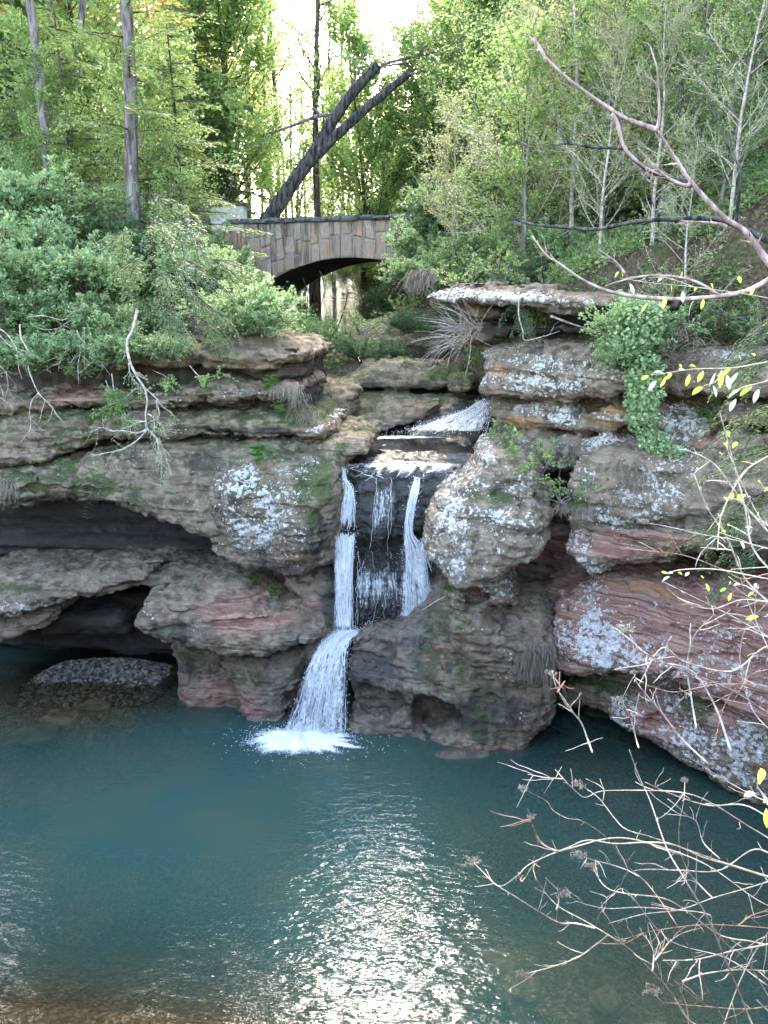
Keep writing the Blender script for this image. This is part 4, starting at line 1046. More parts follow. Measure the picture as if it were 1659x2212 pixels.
def foam_mat():
    m, n = new_mat('foam')
    p = n.pos()
    t = n.attr('tint')
    a = n.noise(p, 9, 6, .75, 1.2)
    b = n.noise(p, 26, 4, .7)
    f = n.map(n.math('ADD', n.math('ADD', n.math('MULTIPLY', a, .7), n.math('MULTIPLY', b, .4)), n.math('SUBTRACT', t, .5)), .50, .92)
    tr = n.node('ShaderNodeBsdfTransparent')
    mx = n.node('ShaderNodeMixShader')
    n.l.new(f, mx.inputs[0]); n.l.new(tr.outputs[0], mx.inputs[1]); n.l.new(n.principled((.82, .85, .88), .5, .4, n.bump(b, .03)), mx.inputs[2])
    n.out(mx.outputs[0])
    return m
FOAM = foam_mat()
def foam(name, label, center, rx, ry, z, peak, lump=.05, n=60, ripple_rings=0, drops=0, rot=0.0):
    g = np.linspace(-1.25, 1.25, n)
    A, B = np.meshgrid(g, g, indexing='ij')
    r = np.sqrt(A * A + B * B)
    c, s = math.cos(rot), math.sin(rot)
    xx, yy = A * rx * c - B * ry * s, A * rx * s + B * ry * c
    P = np.stack([center[0] + xx, center[1] + yy, 0 * A], -1)
    nz = vnoise(P.reshape(-1, 3), .16, 3).reshape(A.shape) + .6 * vnoise(P.reshape(-1, 3), .07, 5).reshape(A.shape)
    ang = vnoise(np.stack([np.cos(np.arctan2(B, A)) * 3, np.sin(np.arctan2(B, A)) * 3, 0 * A], -1).reshape(-1, 3), .5, 8).reshape(A.shape)
    t = peak * np.clip(1.15 - r + ang * .5, 0, 1) ** .8 - .12
    P[..., 2] = z + lump * np.clip(1 - r, 0, 1) * (.8 + nz * 1.6) + .006
    i = np.arange(n - 1)[:, None] * n + np.arange(n - 1)[None]
    Q = np.stack([i, i + n, i + n + 1, i + 1], -1).reshape(-1, 4)
    kp = (r < 1.3).ravel()
    mb = MB()
    mb.add(P.reshape(-1, 3), Q[kp[Q].all(1)], None, t.ravel())
    if drops:
        rr = np.abs(rw.normal(.35, .38, drops)); an = rw.uniform(0, 2 * math.pi, drops)
        ax, ay = rr * np.cos(an) * rx, rr * np.sin(an) * ry
        hz = np.abs(rw.normal(0, .12, drops)) * np.clip(1.1 - rr * .75, .08, 1)
        blobs(mb, np.stack([center[0] + ax * c - ay * s, center[1] + ax * s + ay * c, z + .01 + hz], -1), rw.uniform(.003, .011, drops), (1.3, 1, 1), 1.3)
    o = mb.build(name, FOAM, smooth=True)
    return tag(o, label, 'foam')
foam('splash_foam', 'round white splash where the lower cascade hits the pool', px(650, 1604, 15.55) * [1, 1, 0], 1.55, .78, 0, 1.38, .09, 110, drops=2200)
foam('basin_foam', 'white churning foam on the small basin at the foot of the upper waterfall', pxz(800, 1362, 1.9), .95, .42, 1.86, 1.0, .05, 60, drops=400, rot=.35)
foam('lip_foam', 'thin white film of water creeping over the waterfall lip', pxz(870, 1000, 5.58), 1.75, .34, 5.585, .84, .015, 80, rot=-.05)
foam('stream_foam', 'long white foam streak at the foot of the upper cascade', pxz(860, 946, 5.58), 1.75, .40, 5.585, 1.05, .02, 70, drops=150, rot=.1)
# basin water
X, Y, Q = grid(px(735, 1360, 17)[0] - .1, px(905, 1360, 17)[0] + .3, 16.85, 17.9, .08)
tag(link('basin_water', mk_mesh('basin_water', np.stack([X, Y, 1.84 + 0 * X], -1).reshape(-1, 3), Q, None, {'clarity': np.full(X.size, .2), 'ripple': np.full(X.size, 2.0)}, True, DARKW)), kind='structure')
# ------------------------------------------------------------------ the stone bridge
def stone_mat():
    m, n = new_mat('bridge stone')
    p = n.pos()
    r = n.node('ShaderNodeObjectInfo').outputs['Random']
    ramp = n.node('ShaderNodeValToRGB')
    ramp.color_ramp.interpolation = 'CONSTANT'
    cols = [(0, (.28, .19, .13)), (.16, (.40, .31, .24)), (.30, (.46, .25, .11)), (.40, (.22, .17, .145)), (.54, (.44, .35, .29)), (.68, (.36, .21, .14)), (.80, (.50, .37, .23)), (.90, (.34, .30, .27))]
    el = ramp.color_ramp.elements
    el[0].position, el[0].color = 0, (*cols[0][1], 1)
    el[1].position, el[1].color = cols[1][0], (*cols[1][1], 1)
    for q, c in cols[2:]:
        e = el.new(q); e.color = (*c, 1)
    n.l.new(r, ramp.inputs[0])
    a = n.noise(p, 3.5, 5, .7)
    st = n.noise(n.pos((3.6, 3.6, .35)), 1.0, 5, .65)
    g = n.noise(p, 22, 4, .7)
    col = n.mix(n.map(n.noise(p, 7, 6, .75), .35, .65, 0, .75), n.mix(.5, ramp.outputs[0], (.45, .34, .275)), n.mix(a, (.10, .07, .055), (.40, .30, .24)))
    col = n.mix(n.map(st, .47, .62, 0, .68), n.mix(n.map(n.noise(p, 1.6, 5, .7), .52, .68, 0, .7), col, (.46, .25, .10)), (.045, .037, .033))
    col = n.mix(n.map(n.noise(n.pos((5, 5, .8)), 1.0, 4, .7), .60, .72, 0, .6), col, (.42, .38, .34))
    h = n.math('ADD', n.math('MULTIPLY', a, .6), n.math('MULTIPLY', g, .3))
    n.out(n.principled(col, .92, .2, n.bump(h, .05)))
    return m
BSTONE = stone_mat()
MORTAR = plain_mat('grey mortar', (.20, .18, .16), (.42, .38, .34), 5, bump=.03)
COPING = plain_mat('dark lichened coping', (.022, .022, .022), (.17, .16, .15), 4, bump=.05)
SOFFIT = plain_mat('damp arch soffit', (.035, .03, .027), (.09, .08, .07), 3, bump=.02)  # arch underside in a darker tone than the face stones

FBR = Frame(583, 36.9, 860, 34.9, v=560)
sc, zc = FBR.hit(752, 556)
RA, HALF = 8.0, 4.9
DECK = FBR.hit(700, 478)[1]
WID = 4.4
def arch(s):
    d = min(abs(s - sc), HALF)
    return zc - (RA - math.sqrt(RA * RA - d * d))
bridge = bpy.data.objects.new('stone_bridge', None)
COL.objects.link(bridge)
bo = FBR.point(752, 556)
bridge.location = bo
tag(bridge, 'rustic arched footbridge of coloured sandstone blocks crossing the gorge', 'bridge')
def bw(s, n, z):
    return FBR.o + s * FBR.T + n * FBR.N + np.array([0, 0, z]) - bo
ss = np.linspace(sc - 9.5, sc + 9.5, 96)
mb = MB(); mo = MB()
def zb(s):
    return arch(s) if abs(s - sc) <= HALF else 6.6
for a, b in zip(ss[:-1], ss[1:]):
    za, zb_ = (zb(a), zb(b)) if (abs(a - sc) <= HALF) == (abs(b - sc) <= HALF) else (6.6, 6.6)
    f = [bw(a, .05, za), bw(b, .05, zb_), bw(b, .05, DECK), bw(a, .05, DECK)]
    k = [bw(a, WID, za), bw(b, WID, zb_), bw(b, WID, DECK), bw(a, WID, DECK)]
    mb.add(f, [(0, 1, 2, 3)]); mb.add(k, [(3, 2, 1, 0)])
    mb.add([f[3], f[2], k[2], k[3]], [(0, 1, 2, 3)])
    if abs(a - sc) <= HALF and abs(b - sc) <= HALF:
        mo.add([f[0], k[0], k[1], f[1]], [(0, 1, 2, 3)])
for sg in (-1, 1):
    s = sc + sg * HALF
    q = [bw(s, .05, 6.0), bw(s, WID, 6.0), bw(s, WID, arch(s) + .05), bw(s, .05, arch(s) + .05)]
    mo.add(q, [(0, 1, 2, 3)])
mb.build('core', MORTAR, bridge)
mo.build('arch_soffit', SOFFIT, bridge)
rb = np.random.RandomState(17)
def block(corners, proud, name, mat, parent, wob=.09, inset=.03, back=.0):
    """corners: 4 x (s, z) counter-clockwise on the face"""
    c = np.array(corners) + rb.uniform(-wob, wob, (4, 2)) * .5
    mid = c.mean(0)
    inn = c + (mid - c) * np.clip(inset / (np.abs(mid - c) + 1e-3), 0, .4)
    pr = -proud + rb.uniform(-.015, .015, 4)
    V = [bw(x, .06 + back, z) for x, z in c] + [bw(x, -proud * .45, z) for x, z in c] + [bw(x, p, z) for (x, z), p in zip(inn, pr)]
    Q = [(8, 9, 10, 11)]
    for k in range(4):
        j = (k + 1) % 4
        Q += [(k, j, 4 + j, 4 + k), (4 + k, 4 + j, 8 + j, 8 + k)]
    link(name, mk_mesh(name, V, Q, None, None, False, mat), parent)
s = sc - 6.3
while s < sc + 5.2:
    w = rb.uniform(.26, .56)
    a, b = s + .02, s + w - .02
    bot_a = arch(a) if abs(a - sc) < HALF else 9.2
    bot_b = arch(b) if abs(b - sc) < HALF else 9.2
    if (abs(a - sc) < HALF) != (abs(b - sc) < HALF):
        bot_a = bot_b = min(bot_a, bot_b)
    top = DECK - .02
    h = top - max(bot_a, bot_b)
    nrow = 2 if h < 1.7 else 3 if h < 2.4 else 4
    cuts = [0] + sorted(np.clip((np.arange(1, nrow) + rb.uniform(-.42, .42, nrow - 1)) / nrow, .15, .85)) + [1]
    for k in range(nrow):
        f0, f1 = cuts[k], cuts[k + 1]
        za0, za1 = bot_a + (top - bot_a) * f0 + .018, bot_a + (top - bot_a) * f1 - .018
        zb0, zb1 = bot_b + (top - bot_b) * f0 + .018, bot_b + (top - bot_b) * f1 - .018
        if w > .52 and f1 - f0 < .4 and rb.rand() < .5:
            mid = (a + b) / 2 + rb.uniform(-.06, .06)
            zm0, zm1 = (za0 + zb0) / 2, (za1 + zb1) / 2
            block([(a, za0), (mid - .015, zm0), (mid - .015, zm1), (a, za1)], rb.uniform(.015, .045), 'stone', BSTONE, bridge)
            block([(mid + .015, zm0), (b, zb0), (b, zb1), (mid + .015, zm1)], rb.uniform(.015, .045), 'stone', BSTONE, bridge)
        else:
            block([(a, za0), (b, zb0), (b, zb1), (a, za1)], rb.uniform(.015, .045), 'stone', BSTONE, bridge)
    s += w
s = sc - 7.5
while s < sc + 6:
    w = rb.uniform(.5, .95)
    h = rb.uniform(.15, .23)
    mbk = MB()
    c0, c1, n0, n1 = s + .01, s + w - .01, rb.uniform(-.22, -.12), .42
    z0, z1 = DECK, DECK + h
    V = []
    for z, g in ((z0, .02), (z0 + h * .45, 0), (z1, .05)):
        for x, y in ((c0 + g, n0 + g), (c1 - g, n0 + g), (c1 - g, n1), (c0 + g, n1)):
            V.append(bw(x, y + rb.uniform(-.03, .03), z + rb.uniform(-.02, .02)))
    Q = [(3, 2, 1, 0), (8, 9, 10, 11)]
    for lv in (0, 4):
        for k in range(4):
            j = (k + 1) % 4
            Q.append((lv + k, lv + j, lv + 4 + j, lv + 4 + k))
    link('coping_stone', mk_mesh('coping_stone', V, Q, None, None, False, COPING), bridge)
    s += w
mbk = MB()
for a, b in ((sc - 9, sc + 8),):
    V = [bw(x, y, z) for z in (DECK, DECK + .22) for x, y in ((a, WID - .45), (b, WID - .45), (b, WID + .02), (a, WID + .02))]
    mbk.add(V, [(0, 3, 2, 1), (4, 5, 6, 7), (0, 1, 5, 4), (1, 2, 6, 5), (2, 3, 7, 6), (3, 0, 4, 7)])
mbk.build('rear_coping', COPING, bridge)

# ------------------------------------------------------------------ walls, railing and post by the path
PALE = plain_mat('pale stone', (.40, .37, .34), (.66, .62, .57), 5, bump=.02)  # pale tone of the blocks, wall panel and top rail themselves
WOODG = plain_mat('weathered wood', (.22, .19, .16), (.46, .42, .37), 9, bump=.01)
def boxm(name, lo, hi, mat, parent):
    m_ = MB(); m_.box(lo, hi)
    return m_.build(name, mat, parent)
p0 = px(480, 468, 37.5)
wl_ = bpy.data.objects.new('low_stone_wall', None); COL.objects.link(wl_); wl_.location = p0; wl_.rotation_euler = (0, 0, -.2)
tag(wl_, 'low pale wall end with a dark pier left of the leaning tree', 'wall')
boxm('wall_panel', (-.55, 0, -.6), (1.0, .4, .42), PALE, wl_)
boxm('wall_cap', (-.62, -.06, .42), (1.08, .46, .53), COPING, wl_)
boxm('pier', (-1.0, -.12, -.6), (-.56, .5, .60), COPING, wl_)
p0 = px(215, 500, 31)
ra = bpy.data.objects.new('path_railing', None); COL.objects.link(ra); ra.location = p0; ra.rotation_euler = (0, 0, .15)
tag(ra, 'pale wooden railing half hidden in the trees at upper left', 'railing')
boxm('rail', (-1.2, -.06, 1.42), (1.2, .06, 1.66), PALE, ra)
boxm('lower_rail', (-1.5, -.05, .25), (1.6, .05, .35), WOODG, ra)
boxm('rail', (-1.5, -.05, 1.0), (1.6, .05, 1.1), WOODG, ra)
for k in range(13):
    boxm('baluster', (-1.45 + k * .245, -.03, -.5), (-1.38 + k * .245, .03, 1.02), WOODG, ra)
for x in (-1.55, 0, 1.6):
    boxm('post', (x - .07, -.08, -.9), (x + .07, .08, 1.42), WOODG, ra)
p0 = px(1437, 492, 21)
sp = bpy.data.objects.new('stone_post', None); COL.objects.link(sp); sp.location = p0
tag(sp, 'short post of stacked white stone blocks on the right hillside path', 'post')
for k, (w, z0, z1) in enumerate(((.17, -.3, .08), (.15, .10, .30), (.19, .32, .58), (.17, .60, .95))):
    boxm('stone_block', (-w, -.16, z0), (w, .16, z1), PALE, sp)
boxm('post_cap', (-.22, -.2, .28), (.26, .2, .335), COPING, sp)
# ------------------------------------------------------------------ plant builders
def unit(v):
    return v / (np.linalg.norm(v, axis=-1, keepdims=True) + 1e-9)

def leaves(mb, P, size, rng, asp=.32, up=.5, axis=None, fold=.12, droop=0.0):
    P = np.asarray(P, float).reshape(-1, 3)
    N = len(P)
    if not N:
        return
    size = np.broadcast_to(np.asarray(size, float), (N,))[:, None] * rng.uniform(.65, 1.3, (N, 1))
    a = rng.normal(0, 1, (N, 3)) * [1, 1, .55]
    if axis is not None:
        a = unit(a) * .55 + axis
    a[:, 2] -= droop
    a = unit(a)
    nn = rng.normal(0, 1, (N, 3)) * (1 - up) + np.array([0, 0, up * 1.6])
    b = unit(np.cross(a, nn))
    nn = np.cross(b, a)
    V = np.stack([P, P + a * size * .5 + b * size * asp + nn * size * fold, P + a * size, P + a * size * .5 - b * size * asp + nn * size * fold], 1)
    T = (np.arange(N)[:, None, None] * 4 + np.array([[0, 1, 2], [0, 2, 3]])[None]).reshape(-1, 3)
    mb.add(V.reshape(-1, 3), None, T, np.repeat(rng.rand(N), 4))

def limb(rng, p, d, L, n, wob, bend):
    pts = [np.array(p, float)]
    d = unit(np.array(d, float))
    for _ in range(n):
        d = unit(d + rng.normal(0, wob, 3) + np.array([0, 0, bend]))
        pts.append(pts[-1] + d * L / n)
    return np.array(pts)

def at_t(P, t):
    x = t * (len(P) - 1)
    i = min(int(x), len(P) - 2)
    return P[i] * (1 - (x - i)) + P[i + 1] * (x - i), unit(P[i + 1] - P[i])

def side(rng, d, ang):
    r = unit(np.cross(d, rng.normal(0, 1, 3)))
    return unit(d * math.cos(ang) + r * math.sin(ang))

def deciduous(seed, H, r, base_f, nbr, spread, lsize, per, bark, leaf, twigs=4, asp=.34, lean=.02, up_bend=.06, sides=5, flowers=None):
    """returns (trunk mesh, crown mesh, flower mesh or None)"""
    rng = np.random.RandomState(seed)
    wood, crown, fl = MB(), MB(), MB()
    tr = limb(rng, (0, 0, -.4), (rng.normal(0, lean), rng.normal(0, lean), 1), H + .4, 12, .035, .02)
    wood.tube(tr, np.linspace(r, r * .12, 13) * np.r_[1.25, np.ones(12)], 7)
    pts = []
    for k in range(nbr):
        t = base_f + (1 - base_f) * (k + rng.rand()) / nbr * .97
        p, d = at_t(tr, t)
        L = spread * (.35 + .9 * (1 - t) ** .7) * rng.uniform(.6, 1.25)
        br = limb(rng, p, side(rng, d, rng.uniform(.7, 1.25)), L, 6, .10, up_bend)
        rr = r * (1 - t * .8) * .38
        wood.tube(br, np.linspace(rr, .012, 7), 4, cap=False)
        for q in range(twigs):
            t2 = rng.uniform(.25, 1)
            p2, d2 = at_t(br, t2)
            tw = limb(rng, p2, side(rng, d2, rng.uniform(.4, 1.0)), L * rng.uniform(.25, .5), 4, .15, .03)
            wood.tube(tw, np.linspace(.016, .006, 5), 3, cap=False)
            pts.append(tw)
        pts.append(br[2:])
    C = []
    for tw in pts:
        t = rng.rand(per)
        x = t * (len(tw) - 1)
        i = np.minimum(x.astype(int), len(tw) - 2)
        f = (x - i)[:, None]
        C.append(tw[i] * (1 - f) + tw[i + 1] * f + rng.normal(0, lsize * .9, (per, 3)))
    C = np.concatenate(C)
    leaves(crown, C, lsize, rng, asp, .45)
    if flowers:
        sel = C[rng.choice(len(C), flowers, replace=False)]
        for _ in range(6):
            leaves(fl, sel + rng.normal(0, .04, sel.shape), lsize * .9, rng, .5, .7)
    return wood.mesh('trunk', bark, True), crown.mesh('crown', leaf), (fl.mesh('blossom', BLOSSOM) if flowers else None)

def bough(mb, wood, rng, br, rr, wl=.5, dens=16, needle=.07, droop=.25):
    """a flat drooping hemlock bough along the polyline br"""
    wood.tube(br, np.linspace(rr, .006, len(br)), 4, cap=False)
    L = np.linalg.norm(np.diff(br, axis=0), axis=1).sum()
    nt = max(4, int(L * 9))
    for k in range(nt):
        t = .12 + .86 * k / nt
        p, d = at_t(br, t)
        sd = unit(np.cross(d, (0, 0, 1))) * (1 if k % 2 else -1)
        dd = unit(sd * .8 + d * .75 + np.array([0, 0, -droop]) + rng.normal(0, .12, 3))
        l = wl * (1.05 - t * .75) * rng.uniform(.6, 1.2)
        tw = limb(rng, p, dd, l, 3, .07, -.10)
        m = max(6, int(l * dens * 2.2))
        x = np.linspace(.05, .999, m) * 3
        i = np.minimum(x.astype(int), 2)
        f = (x - i)[:, None]
        C = tw[i] * (1 - f) + tw[i + 1] * f
        dv = unit(tw[-1] - tw[0])
        pv = unit(np.cross(dv, (0, 0, 1)))
        ax = pv[None] * np.where(np.arange(m) % 2, 1, -1)[:, None] * 1.2 + dv[None] * .8
        leaves(mb, C, needle, rng, .30, .7, axis=ax, fold=.02)

def hemlock(seed, H, r, base_f, nbr, spread, bark, leaf, needle=.09, dens=14):
    rng = np.random.RandomState(seed)
    wood, crown = MB(), MB()
    tr = limb(rng, (0, 0, -.5), (0, 0, 1), H + .5, 10, .015, .02)
    wood.tube(tr, np.linspace(r, .02, 11), 8)
    for k in range(nbr):
        t = base_f + (1 - base_f) * (k + rng.rand()) / nbr * .98
        p, d = at_t(tr, t)
        an = k * 2.4 + rng.normal(0, .4)
        L = spread * (1.08 - t) ** .75 * rng.uniform(.65, 1.2) + .25
        br = limb(rng, p, (math.cos(an), math.sin(an), .12), L, 6, .05, -.06)
        bough(crown, wood, rng, br, .03 + .02 * (1 - t), .32 * L ** .6 + .15, dens, needle)
    return wood.mesh('trunk', bark, True), crown.mesh('crown', leaf)

def bush(seed, n_stem, whorl, lsize, bark, leaf, flat=.8, asp=.30, spread=1.0, per=9, inner=.25):
    """unit bush: about 1 m in radius around its origin at the foot, 1.5 m tall"""
    rng = np.random.RandomState(seed)
    wood, crown = MB(), MB()
    tips = []
    for k in range(n_stem):
        an = rng.uniform(0, 2 * math.pi)
        st = limb(rng, rng.normal(0, .06, 3) * [1, 1, 0], (math.cos(an) * .8, math.sin(an) * .8, rng.uniform(.35, 1.3)), rng.uniform(.8, 1.45) * spread, 6, .16, .03)
        wood.tube(st, np.linspace(.022, .006, 7), 4, cap=False)
        for q in range(whorl):
            t = rng.uniform(inner, 1)
            p, d = at_t(st, t)
            tw = limb(rng, p, side(rng, d, rng.uniform(.4, 1.1)), rng.uniform(.15, .42), 3, .2, .05)
            wood.tube(tw, np.linspace(.009, .003, 4), 3, cap=False)
            tips.append((tw[-1], unit(tw[-1] - tw[-2])))
            tips.append((tw[2] + rng.normal(0, .03, 3), unit(tw[-1] - tw[0])))
    P = np.array([t[0] for t in tips]).repeat(per, 0)
    A = np.array([t[1] for t in tips]).repeat(per, 0)
    leaves(crown, P + rng.normal(0, lsize * .35, P.shape), lsize, rng, asp, .55, axis=A * .5 + np.array([0, 0, .15]), fold=.1)
    return wood.mesh('stem', bark, True), crown.mesh('foliage', leaf)

def hemlock_branch(seed, L, droop, leaf, bark, n=6, needle=.07):
    """a hanging bough: starts at the origin and reaches along +X"""
    rng = np.random.RandomState(seed)
    wood, crown = MB(), MB()
    for k in range(n):
        br = limb(rng, (0, 0, 0), (1, rng.normal(0, .45), rng.normal(.0, .22)), L * rng.uniform(.6, 1.05), 6, .08, -droop)
        bough(crown, wood, rng, br, .016, .34 * L ** .5, 15, needle)
    return wood.mesh('stem', bark, True), crown.mesh('foliage', leaf)

class Proto:
    def __init__(self, name, cat, parts):
        self.name, self.cat, self.parts = name, cat, [(m.name.split('.')[0], m) for m in parts if m is not None]
    def put(self, label, loc, sc=1.0, rz=0.0, tilt=(0, 0), group=None, nm=None):
        e = bpy.data.objects.new(nm or self.name, None)
        COL.objects.link(e)
        e.empty_display_size = .2
        e.location = loc
        e.rotation_euler = (tilt[0], tilt[1], rz)
        e.scale = sc if hasattr(sc, '__len__') else (sc,) * 3
        for nmp, m in self.parts:
            link(nmp, m, e)
        return tag(e, label, self.cat, group)

rp = np.random.RandomState(99)
MINT = [Proto('pale_green_bush', 'bush', bush(s, 34, 15, .085, BARK_BROWN, LEAF_MINT)) for s in (1, 2, 3)]
TREE_LIME = [Proto('spring_tree', 'tree', deciduous(s, 9, .09, .12, 38, 2.5, .105, 34, BARK_GREY, LEAF_LIME, 5)) for s in (11, 12, 13)]
TREE_PALE = [Proto('budding_tree', 'tree', deciduous(s, 9, .08, .15, 38, 2.6, .075, 24, TWIG_PALE, LEAF_PALE, 6)) for s in (21, 22)]
TREE_DOG = [Proto('blossoming_tree', 'tree', deciduous(s, 7, .08, .2, 36, 2.4, .105, 34, BARK_BROWN, LEAF_LIME, 5, flowers=55)) for s in (31, 32)]
TREE_GOLD = [Proto('far_tree', 'tree', deciduous(s, 24, .22, .30, 44, 5.5, .34, 22, b, LEAF_GOLD, 5, sides=4)) for s, b in ((41, BARK_WARM), (42, BARK_BROWN), (43, BARK_WARM))]
TREE_THIN = [Proto('slim_tree', 'tree', deciduous(s, 24, .20, .25, 36, 3.0, .22, 7, BARK_BROWN, LEAF_LIME, 4, sides=4)) for s in (51, 52)]
TREE_GREEN = [Proto('leafy_tree', 'tree', deciduous(s, 16, .17, .10, 64, 4.2, .22, 30, BARK_BROWN, LEAF_LIME, 5)) for s in (55, 56)]
HEML = [Proto('hemlock_tree', 'tree', hemlock(s, 15, .20, .06, 74, 4.2, BARK_BROWN, LEAF_HEML, .21, 9)) for s in (61, 62)]
HEMY = [Proto('hemlock_tree', 'tree', hemlock(s, 8, .10, .05, 56, 2.8, BARK_BROWN, LEAF_YHEM, .14, 10)) for s in (63,)]
HBR = [Proto('hemlock_branch', 'branch', hemlock_branch(s, 1.7, .10, l, BARK_BROWN)) for s, l in ((71, LEAF_HEML), (72, LEAF_YHEM), (73, LEAF_YHEM))]
LIMEB = [Proto('leafy_sapling', 'sapling', bush(s, 9, 8, .075, BARK_GREY, LEAF_LIME, per=5, asp=.36, spread=1.15)) for s in (81, 82)]
GREENB = [Proto('green_bush', 'bush', bush(s, 26, 11, .075, BARK_BROWN, LEAF_HEML, per=8, asp=.32)) for s in (84, 85)]

def foot(u, v, Y):
    p = px(u, v, Y)
    return np.array([p[0], p[1], ground_at(p[0], p[1]) - .1])

def tree(protos, k, label, u, Y, sc, rz=None, group=None, tilt=(0, 0), dz=0, nm=None):
    p = px(u, 640, Y)
    return protos[k % len(protos)].put(label, (p[0], p[1], ground_at(p[0], p[1]) - .15 + dz), sc, rp.uniform(0, 6.28) if rz is None else rz, tilt, group, nm)

# ------------------------------------------------------------------ far wood
for k in range(36):
    Y = rp.uniform(52, 100)
    u = rp.choice([rp.uniform(-250, 540), rp.uniform(-250, 540), rp.uniform(820, 1500), rp.uniform(-100, 1100)])
    if 545 < u < 825:
        Y += 45
    tree(TREE_GOLD, k, 'tall tree with sunlight painted gold into its leaves far behind the bridge', u, Y, rp.uniform(.75, 1.15), group='far sunlit trees')
for k, (u, Y, s, lb) in enumerate([(38, 52, .9, 'pinkish sunlit trunk at the upper left edge of the wood'), (592, 60, .95, 'left of two close slim trunks before the bright sky gap'), (606, 56, .9, 'right of two close slim trunks before the bright sky gap'),
        (683, 44, 1.0, 'straight dark slim tree rising behind the arch right of the sky gap centre'), (738, 66, .85, 'slender trunk just left of the leaning tree tip'), (625, 70, .85, 'thin pale-leaved tree left of the middle of the bright sky gap'), (660, 82, .8, 'thin tree just left of the dark slim tree'), (700, 72, .8, 'thin tree just right of the dark slim tree'), (760, 90, .8, 'distant thin tree right of the sky gap'), (575, 80, .85, 'distant thin tree at the left of the sky gap'), (725, 58, .75, 'slender tree right of the dark slim tree behind the leaning trunk'), (645, 95, .8, 'most distant thin tree in the sky gap'),
        (640, 75, .8, 'thin tree in the middle of the bright sky gap'),
        (712, 85, .8, 'faint thin tree at the right of the bright sky gap'), (776, 62, .8, 'slim tree behind the tip of the leaning trunk'), (550, 58, .9, 'slim tree at the left edge of the bright sky gap')]):
    tree(TREE_THIN, k, lb, u, Y, (s, s, s * 1.25))
gmid = []
for k in range(16):
    u = rp.choice([rp.uniform(-150, 560), rp.uniform(780, 1250)])
    gmid.append((u, rp.uniform(42, 56), rp.uniform(.55, .95)))
ORD = 'first second third fourth fifth sixth seventh eighth ninth tenth eleventh twelfth thirteenth fourteenth fifteenth sixteenth'.split()
for k, (u, Y, s) in enumerate(sorted(gmid)):
    tree(TREE_GREEN, k, ORD[k] + ' from the left of the bushy green trees in the wood behind the bridge', u, Y, s, group='green trees behind the bridge')
for k, (u, Y, s) in enumerate(sorted([(640, 60, .62), (700, 64, .6), (585, 54, .5), (745, 58, .6), (800, 52, .5), (660, 47, .22), (720, 46, .24), (780, 46, .28), (605, 46, .22)])):
    tree(TREE_GREEN, k, ORD[k] + ' from the left of the low green trees seen over the bridge parapet', u, Y, s, group='understorey behind the bridge')

def mass(name, n, box, hgt, size, mat, seed, gap=True):
    rng = np.random.RandomState(seed)
    x0, x1, y0, y1 = box
    X = rng.uniform(x0, x1, (n, 1)); Y = rng.uniform(y0, y1, (n, 1))
    g = terrain_z(X, Y)
    az = X / Y
    hh = hgt * (.5 + .8 * (vnoise(np.concatenate([X, Y, 0 * X], 1), 6, 3)[:, None] + .5))
    if gap:
        hh = np.where((az > -.165) & (az < -.005), hh * .30, hh)
    P = np.concatenate([X, Y, g + rng.rand(n, 1) ** .8 * hh], 1)
    P = P[(vnoise(P, 2.6, 5) > -.10) & (np.abs(X - np.interp(Y, CX_Y, CX_X)) > 4.5).ravel()]
    mb = MB(); leaves(mb, P, size, rng, .42, .4)
    return tag(mb.build(name, mat), kind='stuff')
mass('far_woods', 70000, (-75, 75, 64, 120), 10, .62, LEAF_GOLD, 1)
mass('woods_undergrowth', 90000, (-50, 45, 46, 70), 7, .36, LEAF_LIME, 2)
# tall trees walling the gorge on both sides above the picture
TALL = [Proto('tall_canopy_tree', 'tree', deciduous(s_, 27, .15, .42, 60, 6.0, .36, 26, BARK_GREY, LEAF_LIME, 5)) for s_ in (57, 58)]
for k, (P_, X_, Y_, s, lb) in enumerate([(TALL, -9.5, 25, 1.0, 'very tall leafy tree standing on the left rim'), (TALL, -13.5, 22, 1.05, 'very tall tree at the far left of the rim'), (TALL, -15, 38, 1.1, 'very tall leafy tree behind the left railing'),
        (TALL, 8.5, 31, 1.0, 'very tall leafy tree on the right slope'), (TALL, 12.5, 26, 1.0, 'very tall tree towards the right edge'), (TALL, 15.5, 20, 1.0, 'very tall tree past the right edge of the cliff'), (TALL, -10.5, 28, 1.0, 'very tall leafy tree between the railing and the rim'), (TALL, -17.5, 24, 1.05, 'tall tree outside the left edge of the view'), (TALL, -13, 26, 1.0, 'very tall slim tree near the far left of the rim')]):
    P_[k % 2].put(lb, (X_, Y_, ground_at(X_, Y_) - .3), s, k * 1.3)

for k, (X_, Y_, lb) in enumerate([(-14.5, 31, 'broad dark hemlock at the far left behind the lime trees')]):
    HEML[k % 2].put(lb, (X_, Y_, ground_at(X_, Y_) - .3), 1.7, k * 1.3)

